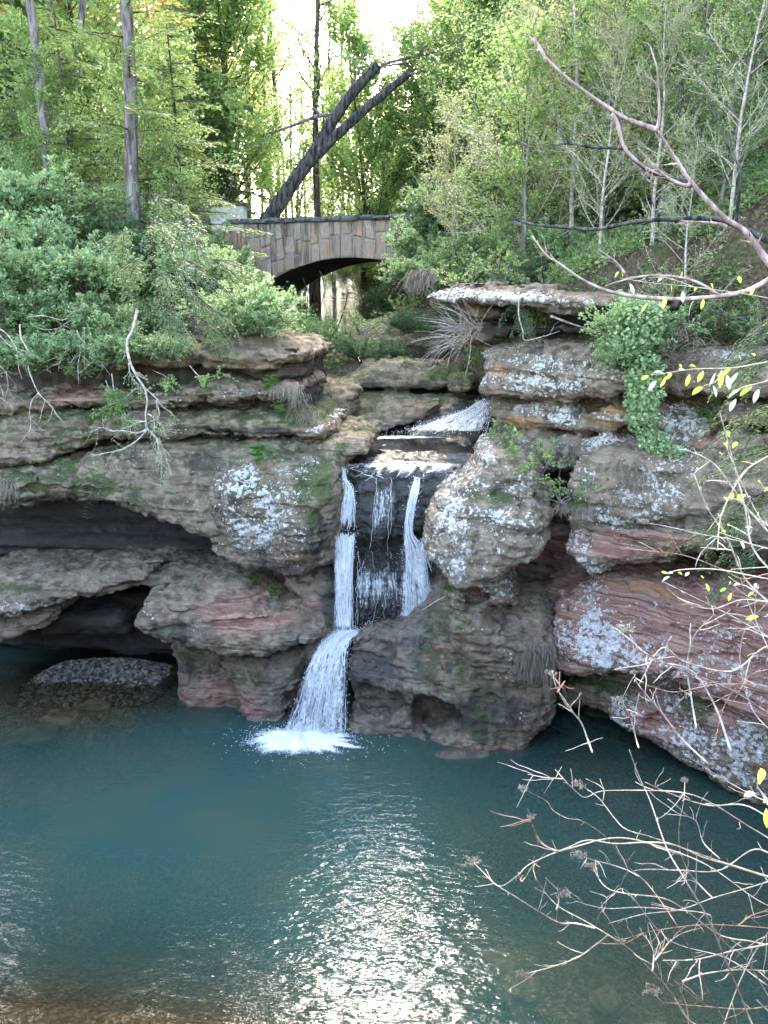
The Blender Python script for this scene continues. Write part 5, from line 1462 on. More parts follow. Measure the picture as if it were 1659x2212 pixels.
# ------------------------------------------------------------------ left bank
bt = bpy.data.objects.new('tall_tree', None); COL.objects.link(bt)
q = foot(287, 640, 24.5); bt.location = q
tag(bt, 'tall straight grey-trunked tree rising through the foliage at upper left', 'tree')
rng = np.random.RandomState(4)
mb, cr = MB(), MB()
P = np.array([px(u, v, 24.5) for u, v in ((290, 700), (288, 560), (285, 420), (283, 260), (279, 120), (272, -20), (268, -250), (262, -600))]) - q
P = spline(P, 30)
mb.tube(P, np.linspace(.22, .14, 30), 9)
mb.build('trunk', BARK_GREY, bt, True)
wd = MB()
for k in range(26):
    t = rng.uniform(.12, .98)
    p, d = at_t(P, t)
    an = rng.uniform(0, 6.28)
    br = limb(rng, p, (math.cos(an), math.sin(an), .1), rng.uniform(1.6, 3.6), 6, .06, -.05)
    bough(cr, wd, rng, br, .03, .8, 9, .13)
wd.build('branches', BARK_BROWN, bt, True)
cr.build('crown', LEAF_YHEM, bt)
tree(HEML, 1, 'dark hemlock at centre left behind the bridge end', 455, 41, .85)
tree(HEMY, 0, 'soft green hemlock leaning over the left bank near the bridge', 405, 27, .95)
tree(HEMY, 0, 'yellowish hemlock left of the tall grey trunk', 165, 26, 1.0)
tree(TREE_DOG, 0, 'lime-leaved tree with white blossom at upper left', 190, 27.5, 1.05)
tree(TREE_DOG, 1, 'white-flecked blossoming tree right of the tall grey trunk', 385, 30, 1.05)
tree(TREE_LIME, 0, 'bright lime tree at the far left edge', 40, 26, .95)
tree(TREE_LIME, 1, 'slender lime tree right beside the hemlock near the bridge', 490, 42, .85)
tree(TREE_LIME, 2, 'small lime tree behind the left bushes', 120, 24, .7)
tree(TREE_LIME, 0, 'lime tree just right of the tall grey trunk', 350, 25, .75)
tree(TREE_GREEN, 1, 'broad leafy tree behind the tall grey trunk', 230, 36, .9)
tree(TREE_GREEN, 0, 'broad leafy tree on the left slope beside the railing', 20, 37, .95)
tree(TREE_GREEN, 1, 'leafy tree just left of the sky gap', 500, 42, .95)

def bushes(protos, rows):
    for k, (u, v, Y, s, lb) in enumerate(rows):
        p = px(u, v, Y)
        s3 = s if hasattr(s, '__len__') else (s, s, s * .85)
        protos[k % len(protos)].put(lb, p - np.array([0, 0, .75 * s3[2]]), s3, rp.uniform(0, 6.28))
bushes(MINT, [
    (40, 520, 20.5, 1.25, 'pale blue-green bush at the far left edge above the cliff'),
    (20, 640, 19.0, 1.15, 'pale bush hanging over the cliff edge at the far left'),
    (185, 570, 19.6, 1.2, 'large rounded pale bush left of the hanging hemlock boughs'),
    (130, 665, 18.6, .95, 'pale bush spilling below the rounded bush at left'),
    (230, 690, 18.4, .85, 'small pale bush dangling above the dark cliff recess'),
    (530, 655, 18.9, 1.05, 'pale bush beside the left foot of the bridge arch'),
    (560, 660, 19.4, .8, 'bush tip poking out before the dark arch soffit'),
    (60, 430, 23.0, 1.5, 'bluish bush under the lime tree at left'),
    (415, 570, 22.0, 1.1, 'bush below the low pale wall end'),
    (30, 765, 17.7, .7, 'pale bush trailing far down over the ledges at the left edge'), (150, 740, 17.8, .65, 'trailing pale bush over the topmost slab at left'), (255, 735, 17.7, .6, 'trailing pale bush before the hanging branch'), (370, 745, 17.6, .5, 'trailing pale bush over the front of the topmost slab'), (560, 690, 18.3, .55, 'low pale bush at the right end of the topmost slab'),
    (90, 745, 18.0, .55, 'drooping pale sprig low over the dark cliff at far left'), (235, 770, 17.8, .42, 'pale sprig dangling before the dark recess'), (310, 740, 17.9, .5, 'pale sprig by the long hanging branch'), (20, 560, 18.6, .9, 'pale bush in the front at the left picture edge'),
    (175, 790, 18.0, .38, 'small bright sprig hanging over the lowest dark recess'),
])
bushes(GREENB, [
    (380, 530, 24, 1.6, 'dark green bush behind the hemlock boughs'),
    (260, 500, 24, 1.6, 'dark green shrub beneath the railing'),
    (110, 560, 22, 1.4, 'dark green bush behind the rounded pale bush'),
    (300, 690, 19.3, 1.0, 'shaded bush under the hemlock boughs at the cliff edge'),
    (60, 720, 19.2, 1.0, 'shaded bush in the dark at the left cliff edge'),
    (690, 725, 25.5, 1.0, 'dark green shrub below the arch on the left of the stream'),
    (780, 745, 25.5, .85, 'low spreading evergreen shrub in the middle of the stream bank'),
    (850, 755, 26, .7, 'small evergreen shrub beside the dark hollow'),
    (640, 710, 27, .8, 'shrub at the left foot of the arch'), (750, 596, 53, 1.3, 'green shrub across the stream beyond the arch'), (810, 640, 41, .9, 'shrub at the right stream bank beneath the arch'),
    (835, 655, 37, .9, 'dark shrub beneath the right side of the arch'), (800, 606, 47, .9, 'shrub on the far bank seen through the arch'), (640, 610, 46, 1.0, 'dark shrub on the far left bank through the arch'), (880, 690, 27, .7, 'low shrub beneath the tawny grass'),
])
for k, (u, v, Y, s, rz, ty, lb) in enumerate([
        (400, 560, 17.9, .85, -.7, .35, 'hemlock bough reaching right in front of the left bushes'), (430, 650, 17.5, .8, -.9, .5, 'lower hemlock bough hanging over the topmost slab'),
        (330, 480, 18.4, 1.0, -1.2, .3, 'upper hemlock bough among the left bushes'), (360, 650, 17.4, .8, -1.5, .55, 'hemlock bough over the dark recess at left centre'),
        (300, 560, 18.0, .9, -2.2, .35, 'hemlock bough pointing left above the cliff'), (460, 560, 18.4, .75, -.5, .35, 'hemlock bough reaching towards the arch bush'),
        (400, 470, 20.0, 1.1, -1.6, .3, 'yellowish hemlock bough below the blossoming tree'), (330, 420, 22, 1.3, -1.1, .25, 'hemlock bough crossing the tall grey trunk'),
        (340, 590, 17.7, .8, -1.1, .4, 'hemlock spray beside the long hanging branch'), (385, 610, 17.6, .75, -.3, .45, 'short hemlock spray tipped towards the bridge'), (440, 700, 17.2, .6, -.7, .6, 'lowest hemlock spray drooping below the slab edge'), (270, 500, 18.6, .9, -1.8, .3, 'hemlock spray before the rounded pale bush')]):
    HBR[k % 3].put(lb, px(u, v, Y), s, rz, (0, ty))

# ------------------------------------------------------------------ right hillside
for k, (P_, u, Y, s, lb) in enumerate([
        (HEML, 930, 47, .8, 'dark hemlock right of the leaning tree behind the bridge'), (HEMY, 1000, 44, 1.3, 'dark hemlock above the right bridge end'), (HEML, 1110, 36, 1.0, 'dark hemlock at top right of centre'),
        (HEML, 1300, 31, .95, 'dark hemlock behind the white bare branch'), (HEML, 1500, 28, .9, 'dark hemlock near the upper right corner'), (HEMY, 1390, 24, .8, 'young hemlock beside the white stone post'),
        (HEMY, 1060, 27, .8, 'soft hemlock above the capstone slab'), (HEML, 1660, 30, .9, 'hemlock at the right edge of the hillside'),
        (TREE_LIME, 1080, 30, 1.1, 'lime sapling tree right of the bridge'), (TREE_LIME, 1180, 26, 1.0, 'lime tree with pale trunk in the middle of the right slope'), (TREE_LIME, 1260, 29, 1.1, 'tall lime tree behind the middle of the right slope'),
        (TREE_LIME, 1010, 36, 1.1, 'lime tree above the right end of the bridge'), (TREE_LIME, 1350, 25, .9, 'lime tree left of the white stone post'), (TREE_PALE, 1120, 24, .95, 'grey twiggy tree with tiny pale leaves over the capstone'),
        (TREE_PALE, 1230, 23, 1.0, 'pale-barked budding tree right of centre slope'), (TREE_PALE, 1430, 22, 1.0, 'twiggy budding tree behind the white stone post'), (TREE_PALE, 1540, 21, 1.0, 'budding tree with whitish buds at upper right'),
        (TREE_PALE, 1620, 24, 1.1, 'tall budding tree at the right edge'), (TREE_PALE, 1480, 27, 1.2, 'pale budding tree towards the top right'), (TREE_PALE, 1330, 33, 1.2, 'budding tree high on the right slope'),
        (TREE_LIME, 1130, 23, .75, 'small lime tree right over the capstone'), (TREE_LIME, 1290, 22, .8, 'small lime tree left of the bare arching tree'), (TREE_LIME, 1460, 20, .75, 'small lime tree behind the bare arching tree'), (TREE_PALE, 1560, 17.5, .6, 'low twiggy tree on the slope at the right edge'), (TREE_PALE, 1400, 19.5, .65, 'low twiggy tree over the ivy'), (TREE_LIME, 1630, 19, .7, 'small lime tree at the right edge of the slope'),
        (TREE_PALE, 1480, 17.5, .5, 'low twiggy tree with pale buds on the brown slope'), (TREE_LIME, 1530, 18.5, .6, 'small lime tree on the brown slope below the bare tree'), (TREE_LIME, 1600, 16.5, .5, 'small lime tree above the cliff at the right edge'), (TREE_PALE, 1640, 16, .5, 'small twiggy tree in the right edge foliage'), (TREE_LIME, 1400, 21, .7, 'small lime tree beside the white stone post'), (TREE_PALE, 1290, 20, .55, 'twiggy little tree over the right end of the capstone'), (TREE_PALE, 1000, 27, .8, 'budding tree between the bridge and the capstone'), (TREE_LIME, 1060, 23.5, .6, 'small lime tree over the left part of the capstone'),
        (TREE_LIME, 1580, 26, 1.1, 'lime tree in the upper right corner'), (TREE_LIME, 950, 44, 1.1, 'lime tree behind the tip of the leaning trunk'), (TREE_GREEN, 1200, 42, .9, 'broad leafy tree high on the right slope'), (TREE_GREEN, 1420, 40, .9, 'broad leafy tree at the top of the right slope'), (TREE_GREEN, 1010, 48, .9, 'broad leafy tree behind the dark right hemlocks'), (TREE_GREEN, 1600, 37, .9, 'broad leafy tree behind the upper right corner')]):
    tree(P_, k, lb, u, Y, s)
bushes(MINT, [
    (925, 530, 30, 1.35, 'pale bush hiding the right end of the bridge'), (965, 445, 31, 1.5, 'pale bush above the right end of the bridge'), (890, 575, 28, .9, 'small pale bush at the right springing of the arch'),
    (1300, 430, 24, 1.0, 'pale bush on the slope left of the white stone post'), (1230, 520, 22.5, .9, 'pale bush over the capstone slab'), (1380, 690, 16.8, .9, 'pale bush crowning the ivy on the right cliff'),
    (1350, 760, 16.4, .6, 'pale bush in the middle of the hanging greenery'), (1450, 660, 17.5, .55, 'small pale bush right of the ivy')])
bushes(GREENB, [
    (1000, 560, 24, 1.2, 'dark green shrub above the tawny grass'), (1150, 580, 22, .8, 'low green shrub on top of the capstone'), (1060, 520, 25, 1.1, 'dark bush on the slope above the capstone'), (1500, 620, 19, 1.0, 'dark bush on the right slope below the bare branch'),
    (1480, 560, 18.5, .8, 'low green shrub on the bare brown slope'), (1560, 610, 17.5, .8, 'green shrub on the brown slope near the right edge'), (1420, 600, 18.6, .7, 'small green shrub above the ivy'), (1620, 560, 18, .9, 'shrub at the right edge below the bare tree'),
    (1600, 700, 17, 1.0, 'green shrub at the right edge above the cliff'), (1330, 570, 21, .9, 'dark bush behind the long bare branch'), (1540, 530, 22, 1.1, 'dark bush right of the white stone post'), (930, 500, 33, 1.2, 'dark bush between the pale bushes by the bridge')])
bushes(LIMEB, [
    (1150, 985, 16.6, .8, 'airy lime sapling growing across the cliff right of the upper pool'), (1215, 1050, 15.6, .55, 'lime sprig hanging beside the lichen boulder'), (1080, 945, 17.6, .55, 'lime sprig reaching over the upper pool'),
    (1470, 610, 17.8, .8, 'lime sapling on the brown slope right of the ivy'), (1540, 560, 18.4, .9, 'lime sapling in the middle of the brown slope'), (1620, 620, 17.0, .8, 'lime sapling at the right edge of the slope'), (1590, 500, 20, 1.0, 'lime sapling right of the white stone post'), (1500, 670, 16.6, .6, 'low lime sapling above the dead twigs'), (1650, 690, 15.8, .7, 'lime sapling over the cliff at the right edge'),
    (1010, 590, 21, .7, 'lime sapling at the left end of the capstone'), (1090, 575, 21, .8, 'lime sapling on top of the capstone'), (1170, 590, 20.5, .7, 'lime sapling on the middle of the capstone'), (1260, 600, 20, .8, 'lime sapling at the right end of the capstone'),
    (1180, 440, 24, 1.2, 'lime sapling on the slope above the capstone'), (1060, 430, 27, 1.3, 'lime sapling near the right bridge bushes'), (780, 690, 27, .8, 'thin sapling beside the stream'), (880, 660, 30, .8, 'sapling at the right bank of the stream')])
for k, (u, v, Y, s, rz, ty, lb) in enumerate([
        (1190, 640, 19.0, .75, 1.8, .8, 'hemlock bough drooping over the capstone front'), (1130, 640, 19.2, .6, -2.2, .8, 'small hemlock bough at the middle of the capstone'),
        (1690, 960, 12.6, .9, 2.9, .25, 'hemlock bough reaching in from the right edge at cliff height'), (1680, 760, 13.5, .9, 2.8, .3, 'upper hemlock bough at the right edge'), (1690, 680, 13.5, .8, 2.7, .4, 'topmost hemlock bough at the right edge'),
        (1600, 1120, 13.2, .85, 3.0, .3, 'feathery green hemlock bough before the red overhang'), (1660, 1060, 13.0, .9, 3.0, .35, 'hemlock bough above the feathery one at right'), (1640, 1180, 13.0, .8, 2.8, .5, 'low hemlock bough at right over the red sandstone'), (1690, 870, 12.8, .9, 2.9, .4, 'drooping hemlock bough right of the ivy')]):
    HBR[[1, 0, 2][k % 3]].put(lb, px(u, v, Y), s, rz, (0, ty))

# stems under the arch
def stem_tree(label, pts, Y, r0, r1, bark=BARK_DARK, cat='sapling', nm='thin_sapling', n=16, foliage=0):
    P = spline(np.array([px(u, v, Y) for u, v in pts]), n)
    mb = MB(); mb.tube(P, np.linspace(r0, r1, n), 5)
    if not foliage:
        return tag(mb.build(nm, bark, smooth=True), label, cat)
for lb, pts, r in (('straight dark sapling in front of the arch opening', [(722, 720), (724, 650), (724, 590)], .035), ('sapling bending right under the arch', [(726, 715), (740, 680), (750, 640), (748, 600)], .03),
        ('leaning sapling left of centre under the arch', [(690, 695), (694, 660), (702, 625), (695, 595), (690, 585)], .028), ('thin sapling close to the left pier of the arch', [(662, 690), (664, 640), (655, 600)], .02)):
    stem_tree(lb, pts, 29, r, r * .5)
stem_tree('thick dark trunk standing under the bridge', [(676, 700), (676, 640), (674, 560)], 44, .22, .2, cat='tree', nm='dark_trunk')

# ------------------------------------------------------------------ the leaning tree behind the parapet
lt = bpy.data.objects.new('leaning_tree', None); COL.objects.link(lt)
b0 = px(540, 525, 39); lt.location = b0
tag(lt, 'dark leaning tree with a forked trunk rising behind the bridge parapet', 'tree')
def lp(pts, Y=39, dy=0):
    n_ = len(pts)
    return np.array([px(u, v, Y + dy * i / max(1, n_ - 1)) for i, (u, v) in enumerate(pts)]) - b0
def rough_tube(mb, P, R, sides, rng, amp=.05):
    V0 = MB(); V0.tube(P, R, sides)
    V = np.concatenate(V0.V)
    nn = vnoise(V * [1, 1, .4], .22, 3) + .7 * vnoise(V, .09, 5)
    c = np.repeat(P, sides, 0)
    V = c + (V - c) * (1 + amp * 3 * nn)[:, None]
    mb.add(V, np.concatenate(V0.Q), np.concatenate(V0.T))
mb = MB()
rough_tube(mb, spline(lp([(530, 545), (560, 500), (585, 465), (630, 400), (665, 350), (695, 312)]), 40), np.linspace(.36, .29, 40), 14, rng)
mb.build('trunk', BARK_DARK, lt, True)
mb = MB()
rough_tube(mb, spline(lp([(676, 338), (712, 272), (758, 205), (815, 140)]), 36), np.linspace(.28, .20, 36), 12, rng)
mb.build('stem', BARK_DARK, lt, True)
mb = MB()
rough_tube(mb, spline(lp([(676, 342), (745, 275), (815, 214), (884, 158)], dy=-1), 40), np.linspace(.24, .16, 40), 10, rng)
mb.build('stem', BARK_DARK, lt, True)
mb = MB()
for pts, r in (([(722, 262), (712, 250), (690, 250), (660, 260), (630, 272), (600, 282), (575, 290)], .11), ([(822, 140), (880, 125), (940, 112), (985, 90), (1030, 55), (1075, 20), (1110, -10)], .065), ([(880, 163), (930, 150), (980, 140), (1010, 118), (1050, 70), (1090, 20)], .06),
        ([(800, 150), (850, 140), (900, 135), (960, 135), (1000, 120)], .05), ([(735, 235), (770, 160), (790, 110), (800, 90)], .06), ([(900, 132), (910, 110), (930, 90), (940, 70)], .05), ([(690, 250), (680, 235), (665, 240), (640, 262)], .05), ([(700, 320), (660, 360), (650, 380)], .05)):
    P = spline(lp(pts), 18)
    mb.tube(P, np.linspace(r, r * .35, 18), 6)
mb.build('branches', BARK_GREY, lt, True)
cr, wd = MB(), MB()
for pts in (([(850, 130), (900, 95), (950, 60)]), ([(930, 115), (900, 60), (860, 30)]), ([(985, 90), (1000, 50), (980, 10)]), ([(800, 150), (770, 120), (740, 110)]), ([(1030, 55), (1060, 60), (1100, 70)]), ([(600, 282), (570, 300), (540, 310)]), ([(640, 268), (620, 300), (600, 310)]), ([(880, 125), (930, 160), (960, 175)]), ([(870, 30), (910, 10), (960, -10)])):
    bough(cr, wd, rng, spline(lp(pts), 6), .02, .9, 9, .15)
wd.build('twigs', BARK_BROWN, lt, True)
cr.build('crown', LEAF_HEML, lt)

# ------------------------------------------------------------------ ground cover
def scatter(name, n, region, size, mat, hmax, asp=.35, up=.5, seed=1, dens=None):
    rng = np.random.RandomState(seed)
    x0, x1, y0, y1 = region
    X = rng.uniform(x0, x1, (n, 1)); Y = rng.uniform(y0, y1, (n, 1))
    Z = terrain_z(X, Y)
    cx = np.interp(Y, CX_Y, CX_X)
    ok = ((np.abs(X - cx) > 1.7) & (poly_sdf(GORGE, X, Y) > .3)).ravel()
    P = np.concatenate([X, Y, Z + np.abs(rng.normal(0, hmax * .5, (n, 1)))], 1)[ok]
    k = vnoise(P * [1, 1, 0], 1.1, 4) > -.12
    mb = MB(); leaves(mb, P[k], size, rng, asp, up)
    return tag(mb.build(name, mat), kind='stuff')
scatter('leaf_litter', 70000, (-14, 16, 12, 48), .11, LITTER, .03, seed=1, up=.8)
scatter('undergrowth', 90000, (-16, 18, 12, 50), .12, LEAF_LIME, .55, seed=2)
scatter('evergreen_ground_cover', 80000, (-14, 18, 12, 50), .12, LEAF_HEML, .7, seed=3)

scatter('slope_ground_cover', 60000, (3.5, 15, 12.5, 26), .085, LEAF_LIME, .45, seed=5)
scatter('slope_twigs_and_litter', 40000, (3.5, 15, 12.5, 26), .12, STRAW, .5, seed=6, asp=.06, up=.2)
# ------------------------------------------------------------------ ivy, ferns, grasses on the rocks
rs = np.random.RandomState(123)
def ivy(label, fr, spots, n, leaf, size, name='hanging_ivy', nb=-.25):
    mb, st = MB(), MB()
    top = fr.point(spots[0][0], spots[0][1], nb)
    for u, v, ru, rv, w in spots:
        m_ = int(n * w)
        r = np.sqrt(rs.rand(m_)); a = rs.uniform(0, 6.28, m_)
        P = np.array([fr.point(u + x * ru, v + y * rv, nb + rs.normal(0, .2) - .18 * (1 - (x * x + y * y))) for x, y in zip(r * np.cos(a), r * np.sin(a))])
        leaves(mb, P - top, size, rs, .4, .35, axis=np.array([0, -.4, -.3]))
    for (a, b) in zip(spots[:-1], spots[1:]):
        for _ in range(3):
            P = spline(np.array([fr.point(a[0] + rs.normal(0, a[2] * .4), a[1], nb), fr.point((a[0] + b[0]) / 2 + rs.normal(0, 8), (a[1] + b[1]) / 2, nb), fr.point(b[0] + rs.normal(0, b[2] * .4), b[1], nb)]), 8) - top
            st.tube(P, .008, 3)
    e = bpy.data.objects.new(name, None); COL.objects.link(e); e.location = top
    st.build('stem', BARK_BROWN, e, True); mb.build('foliage', leaf, e)
    return tag(e, label, 'ivy')
ivy('long green curtain of ivy hanging down the right cliff', FH, [(1370, 690, 65, 55, .8), (1350, 745, 55, 45, .6), (1388, 800, 48, 46, .45), (1394, 850, 40, 36, .32), (1388, 900, 36, 36, .36), (1412, 950, 36, 26, .2), (1440, 975, 46, 18, .2), (1375, 870, 30, 25, .12)], 1500, LEAF_MINT, .085, nb=-.55)

def fern(label, u, v, Y, n, L, leaf=LEAF_FERN, name='fern', hang=.15, spread=1.0):
    p = px(u, v, Y)
    e = bpy.data.objects.new(name, None); COL.objects.link(e); e.location = p
    st, mb = MB(), MB()
    for _ in range(n):
        a = rs.uniform(math.pi * .9, math.pi * 2.1)
        fr_ = limb(rs, rs.normal(0, .08 * spread, 3), (math.cos(a) * spread, math.sin(a) * spread, rs.uniform(.2, 1.1)), L * rs.uniform(.6, 1.2), 6, .08, -hang)
        st.tube(fr_, np.linspace(.006, .002, 7), 3, cap=False)
        m_ = 14
        x = np.linspace(.15, .99, m_) * 6
        i = np.minimum(x.astype(int), 5); f = (x - i)[:, None]
        C = fr_[i] * (1 - f) + fr_[i + 1] * f
        d = unit(fr_[-1] - fr_[0]); pv = unit(np.cross(d, (0, 0, 1)))
        for sg in (1, -1):
            leaves(mb, C, L * .28 * (1.1 - x / 6.5), rs, .2, .8, axis=(pv * sg * 1.5 + d * .6)[None])
    st.build('stem', LEAF_FERN, e, True); mb.build('foliage', leaf, e)
    return tag(e, label, 'fern' if name == 'fern' else 'plant')
for lb, u, v, Y, n, L in (('bright green ferny clump on the ledge above the lichened nose', 560, 978, 16.9, 46, .34), ('small ferns on the middle ledge', 585, 828, 17.7, 30, .24), ('bright fern tuft below the middle ledge', 603, 880, 17.4, 18, .2),
        ('little fern at the left seam above the overhang', 148, 1000, 17.2, 14, .22), ('ferns growing in the dirt bank under the overhang', 545, 1255, 17.6, 34, .24), ('second clump of ferns lower on the dirt bank', 590, 1278, 17.4, 26, .2), ('tiny fern on the dark cave roof', 192, 1110, 18.0, 7, .16),
        ('tiny fern rooted in the floor of the right cave', 1195, 1278, 16.0, 6, .12), ('green tuft under the lichen boulder', 1000, 1340, 15.6, 12, .13), ('green plants on the damp wall below the red sandstone', 1215, 1518, 15.2, 16, .12), ('ferns in the left grass seam', 230, 892, 17.6, 24, .16), ('fern sprig on the far stream bank', 715, 700, 26.5, 26, .35), ('bright fern near the dark hollow by the stream', 908, 705, 26.5, 16, .3), ('green clump on top of the lichen boulder', 1100, 985, 16.2, 18, .14)):
    fern(lb, u, v, Y, n, L)

def tuft(label, fr, spots, n, L, mat, name='dry_grass', nb=-.1, r=.005, hang=.30):
    top = fr.point(spots[0][0], spots[0][1], nb)
    mb = MB()
    for u, v, ru, rv in spots:
        for _ in range(n):
            p = fr.point(u + rs.uniform(-ru, ru), v + rs.uniform(-rv, rv), nb) - top
            d = -fr.N * rs.uniform(.3, 1.0) + fr.T * rs.normal(0, .35) + np.array([0, 0, rs.uniform(-.3, .7)])
            P = limb(rs, p, d, L * rs.uniform(.5, 1.25), 6, .06, -hang)
            mb.tube(P, np.linspace(r, r * .3, 7), 3, rs.rand(), cap=False)
    return tag(mb.build(name, mat, loc=top), label, 'grass tuft')
tuft('curtain of dry grass hanging below the lichen boulder', FC, [(1165, 1400, 28, 18), (1140, 1425, 25, 15), (1180, 1440, 18, 30)], 150, .5, STRAW, nb=-.2)
tuft('grey hanging dry grass in the cleft of the right cliff', FR, [(1380, 1020, 22, 20), (1360, 1060, 30, 20), (1400, 1080, 25, 20), (1340, 1000, 20, 15)], 110, .42, STRAW, nb=.1)
tuft('fringe of dry grass above the red overhang', FR, [(1240, 1092, 38, 8), (1270, 1096, 20, 6)], 160, .28, STRAW, nb=-.05)
tuft('tawny grass tussock at the left end of the capstone', FH, [(905, 598, 14, 8), (925, 592, 14, 8)], 170, .55, STRAW, nb=.1, r=.008)
tuft('grass hanging from the end of the middle ledge', FA, [(610, 838, 22, 6), (640, 845, 10, 12)], 120, .32, STRAW, nb=.5)
tuft('dry roots and grass on the brown ledge end', FA, [(650, 870, 20, 20), (665, 900, 20, 15)], 110, .4, STRAW, nb=.7)
tuft('wispy roots hanging from the shelf boulder', FA, [(430, 1365, 30, 8), (480, 1405, 20, 5)], 26, .22, STRAW, nb=-.7)
tuft('green grass along the seam of the left cliff', FA, [(190, 898, 60, 4), (110, 905, 30, 4)], 130, .2, GRASS, name='green_grass', nb=.4, hang=.1)
tuft('green moss grass in the notch above the red overhang', FR, [(1255, 1086, 30, 5)], 200, .12, GRASS, name='green_grass', nb=-.05, hang=.12)
tuft('little green tuft on the edge of the lichen boulder by the falls', FC, [(968, 1270, 8, 4)], 60, .25, GRASS, name='green_grass', nb=-.2, hang=.12)
tuft('dry root tangle hanging at the far left over the overhang', FA, [(10, 1050, 20, 6), (25, 1042, 14, 5)], 60, .5, STRAW, nb=-.2)
tuft('mat of dead twigs under the ivy', FH, [(1480, 720, 40, 20), (1530, 760, 40, 20), (1450, 780, 30, 20)], 60, .7, STRAW, name='dead_twigs', nb=.1, r=.007, hang=.1)
tuft('fan of bare twigs spreading from the right cliff towards the stream', FH, [(1010, 715, 14, 14), (1000, 735, 14, 10), (1030, 705, 14, 10)], 36, 1.3, TWIG_PALE, name='bare_twigs', nb=.2, r=.009, hang=.06)

# ------------------------------------------------------------------ bare hanging branches at left
def wood_thing(name, label, cat, lines, Y, mat, r=.02, leaf=None, lsize=.05, per=0, tail=.35, ylist=None, twigs=0):
    o0 = px(*lines[0][0], ylist[0] if ylist else Y)
    e = bpy.data.objects.new(name, None); COL.objects.link(e); e.location = o0
    lf = MB()
    for k, ln in enumerate(lines):
        Yk = ylist[k] if ylist else Y
        P = spline(np.array([px(u, v, Yk) for u, v in ln]), max(10, 5 * len(ln))) - o0
        rk = r if k == 0 else r * rs.uniform(.4, .65)
        mb = MB(); mb.tube(P, np.linspace(rk, rk * tail, len(P)) * (1 + rs.normal(0, .06, len(P))), 5)
        for _ in range(twigs):
            p, d = at_t(P, rs.uniform(.2, 1))
            tw = limb(rs, p, side(rs, d, rs.uniform(.4, 1.0)), rs.uniform(.15, .5) * Yk / 18, 5, .2, -.05)
            mb.tube(tw, np.linspace(rk * .35, .002, 6), 3, cap=False)
            if per:
                leaves(lf, tw[2:].repeat(per, 0) + rs.normal(0, .02, (4 * per, 3)), lsize, rs, .4, .4)
        mb.build('branch' if k else 'main_stem', mat, e, True)
    if lf.n:
        lf.build('foliage', leaf, e)
    return tag(e, label, cat)
def z3(*p):
    return [(x * .2279, 648 + y * .2279) for x, y in p]
wood_thing('hanging_branch', 'bare forked branch dangling over the cliff at far left', 'branch', [z3((190, 230), (200, 360), (260, 480), (270, 640), (300, 740), (365, 880), (440, 960), (510, 1040), (540, 1090), (610, 1170)), z3((365, 880), (300, 960), (280, 1070), (290, 1130), (280, 1240), (190, 1350)), z3((430, 950), (400, 1040), (370, 1150), (290, 1230)), z3((500, 1030), (470, 1130), (420, 1180))], 17.4, TWIG_PALE, .02, twigs=3)
wood_thing('hanging_branch', 'thin dead branches at the left picture edge', 'branch', [z3((-60, 240), (60, 320), (150, 450), (170, 560), (180, 660), (210, 750)), z3((0, 340), (90, 430), (200, 470), (340, 520)), z3((-60, 560), (30, 660), (150, 800)), z3((-60, 880), (50, 960), (110, 1020), (135, 1070)), z3((130, 460), (200, 520), (230, 640)), z3((-40, 700), (20, 860), (40, 920)), z3((60, 680), (75, 820), (50, 920))], 17.2, TWIG_PALE, .015, twigs=3)
wood_thing('hanging_branch', 'tangle of crooked dead branches above the dark recess', 'branch', [z3((730, 290), (760, 360), (800, 410), (720, 440), (620, 490), (540, 540), (440, 580)), z3((800, 260), (800, 420), (800, 640)), z3((790, 400), (880, 500), (960, 600), (1050, 720)), z3((740, 420), (760, 500), (740, 620), (745, 800)), z3((300, 240), (420, 280), (540, 270), (660, 200), (780, 180)), z3((280, 160), (420, 150), (600, 190), (700, 110), (800, 90)), z3((900, 560), (820, 640), (760, 690)), z3((670, 600), (700, 550), (760, 520)), z3((620, 490), (560, 600), (500, 620))], 17.5, TWIG_PALE, .018, twigs=4)
wood_thing('hanging_branch', 'long hanging branch with small leaves trailing over the left ledges', 'branch', [z3((1300, 100), (1260, 280), (1205, 400), (1230, 580), (1300, 730), (1370, 840), (1395, 960), (1380, 1090), (1400, 1220), (1500, 1320), (1560, 1450), (1630, 1680)), z3((1380, 840), (1470, 920), (1540, 1010), (1620, 1060)), z3((1400, 1220), (1300, 1260), (1180, 1240), (1060, 1240), (960, 1210), (860, 1260)), z3((1400, 1220), (1300, 1330), (1150, 1420), (1000, 1450), (890, 1480)), z3((1390, 1150), (1300, 1160), (1220, 1200)), z3((1400, 1080), (1460, 1120), (1470, 1200), (1580, 1260)), z3((1480, 950), (1510, 1080), (1490, 1150), (1550, 1190)), z3((1220, 600), (1240, 720), (1320, 820)), z3((1420, 1240), (1500, 1350), (1480, 1480)), z3((1480, 1300), (1530, 1500), (1530, 1700))], 16.6, TWIG_PALE, .035, leaf=LEAF_LIME, per=1, twigs=12, tail=.22, lsize=.045)
wood_thing('leafy_sprig', 'drooping sprig of yellowish leaves in front of the left recess', 'sprig', [z3((1060, 700), (1080, 860), (1100, 960), (1150, 1060), (1200, 1150)), z3((1280, 840), (1150, 960), (1030, 1030)), z3((1000, 760), (1040, 850), (1090, 880))], 17.3, TWIG_PALE, .012, leaf=LEAF_LIME, per=3, twigs=22, lsize=.06)
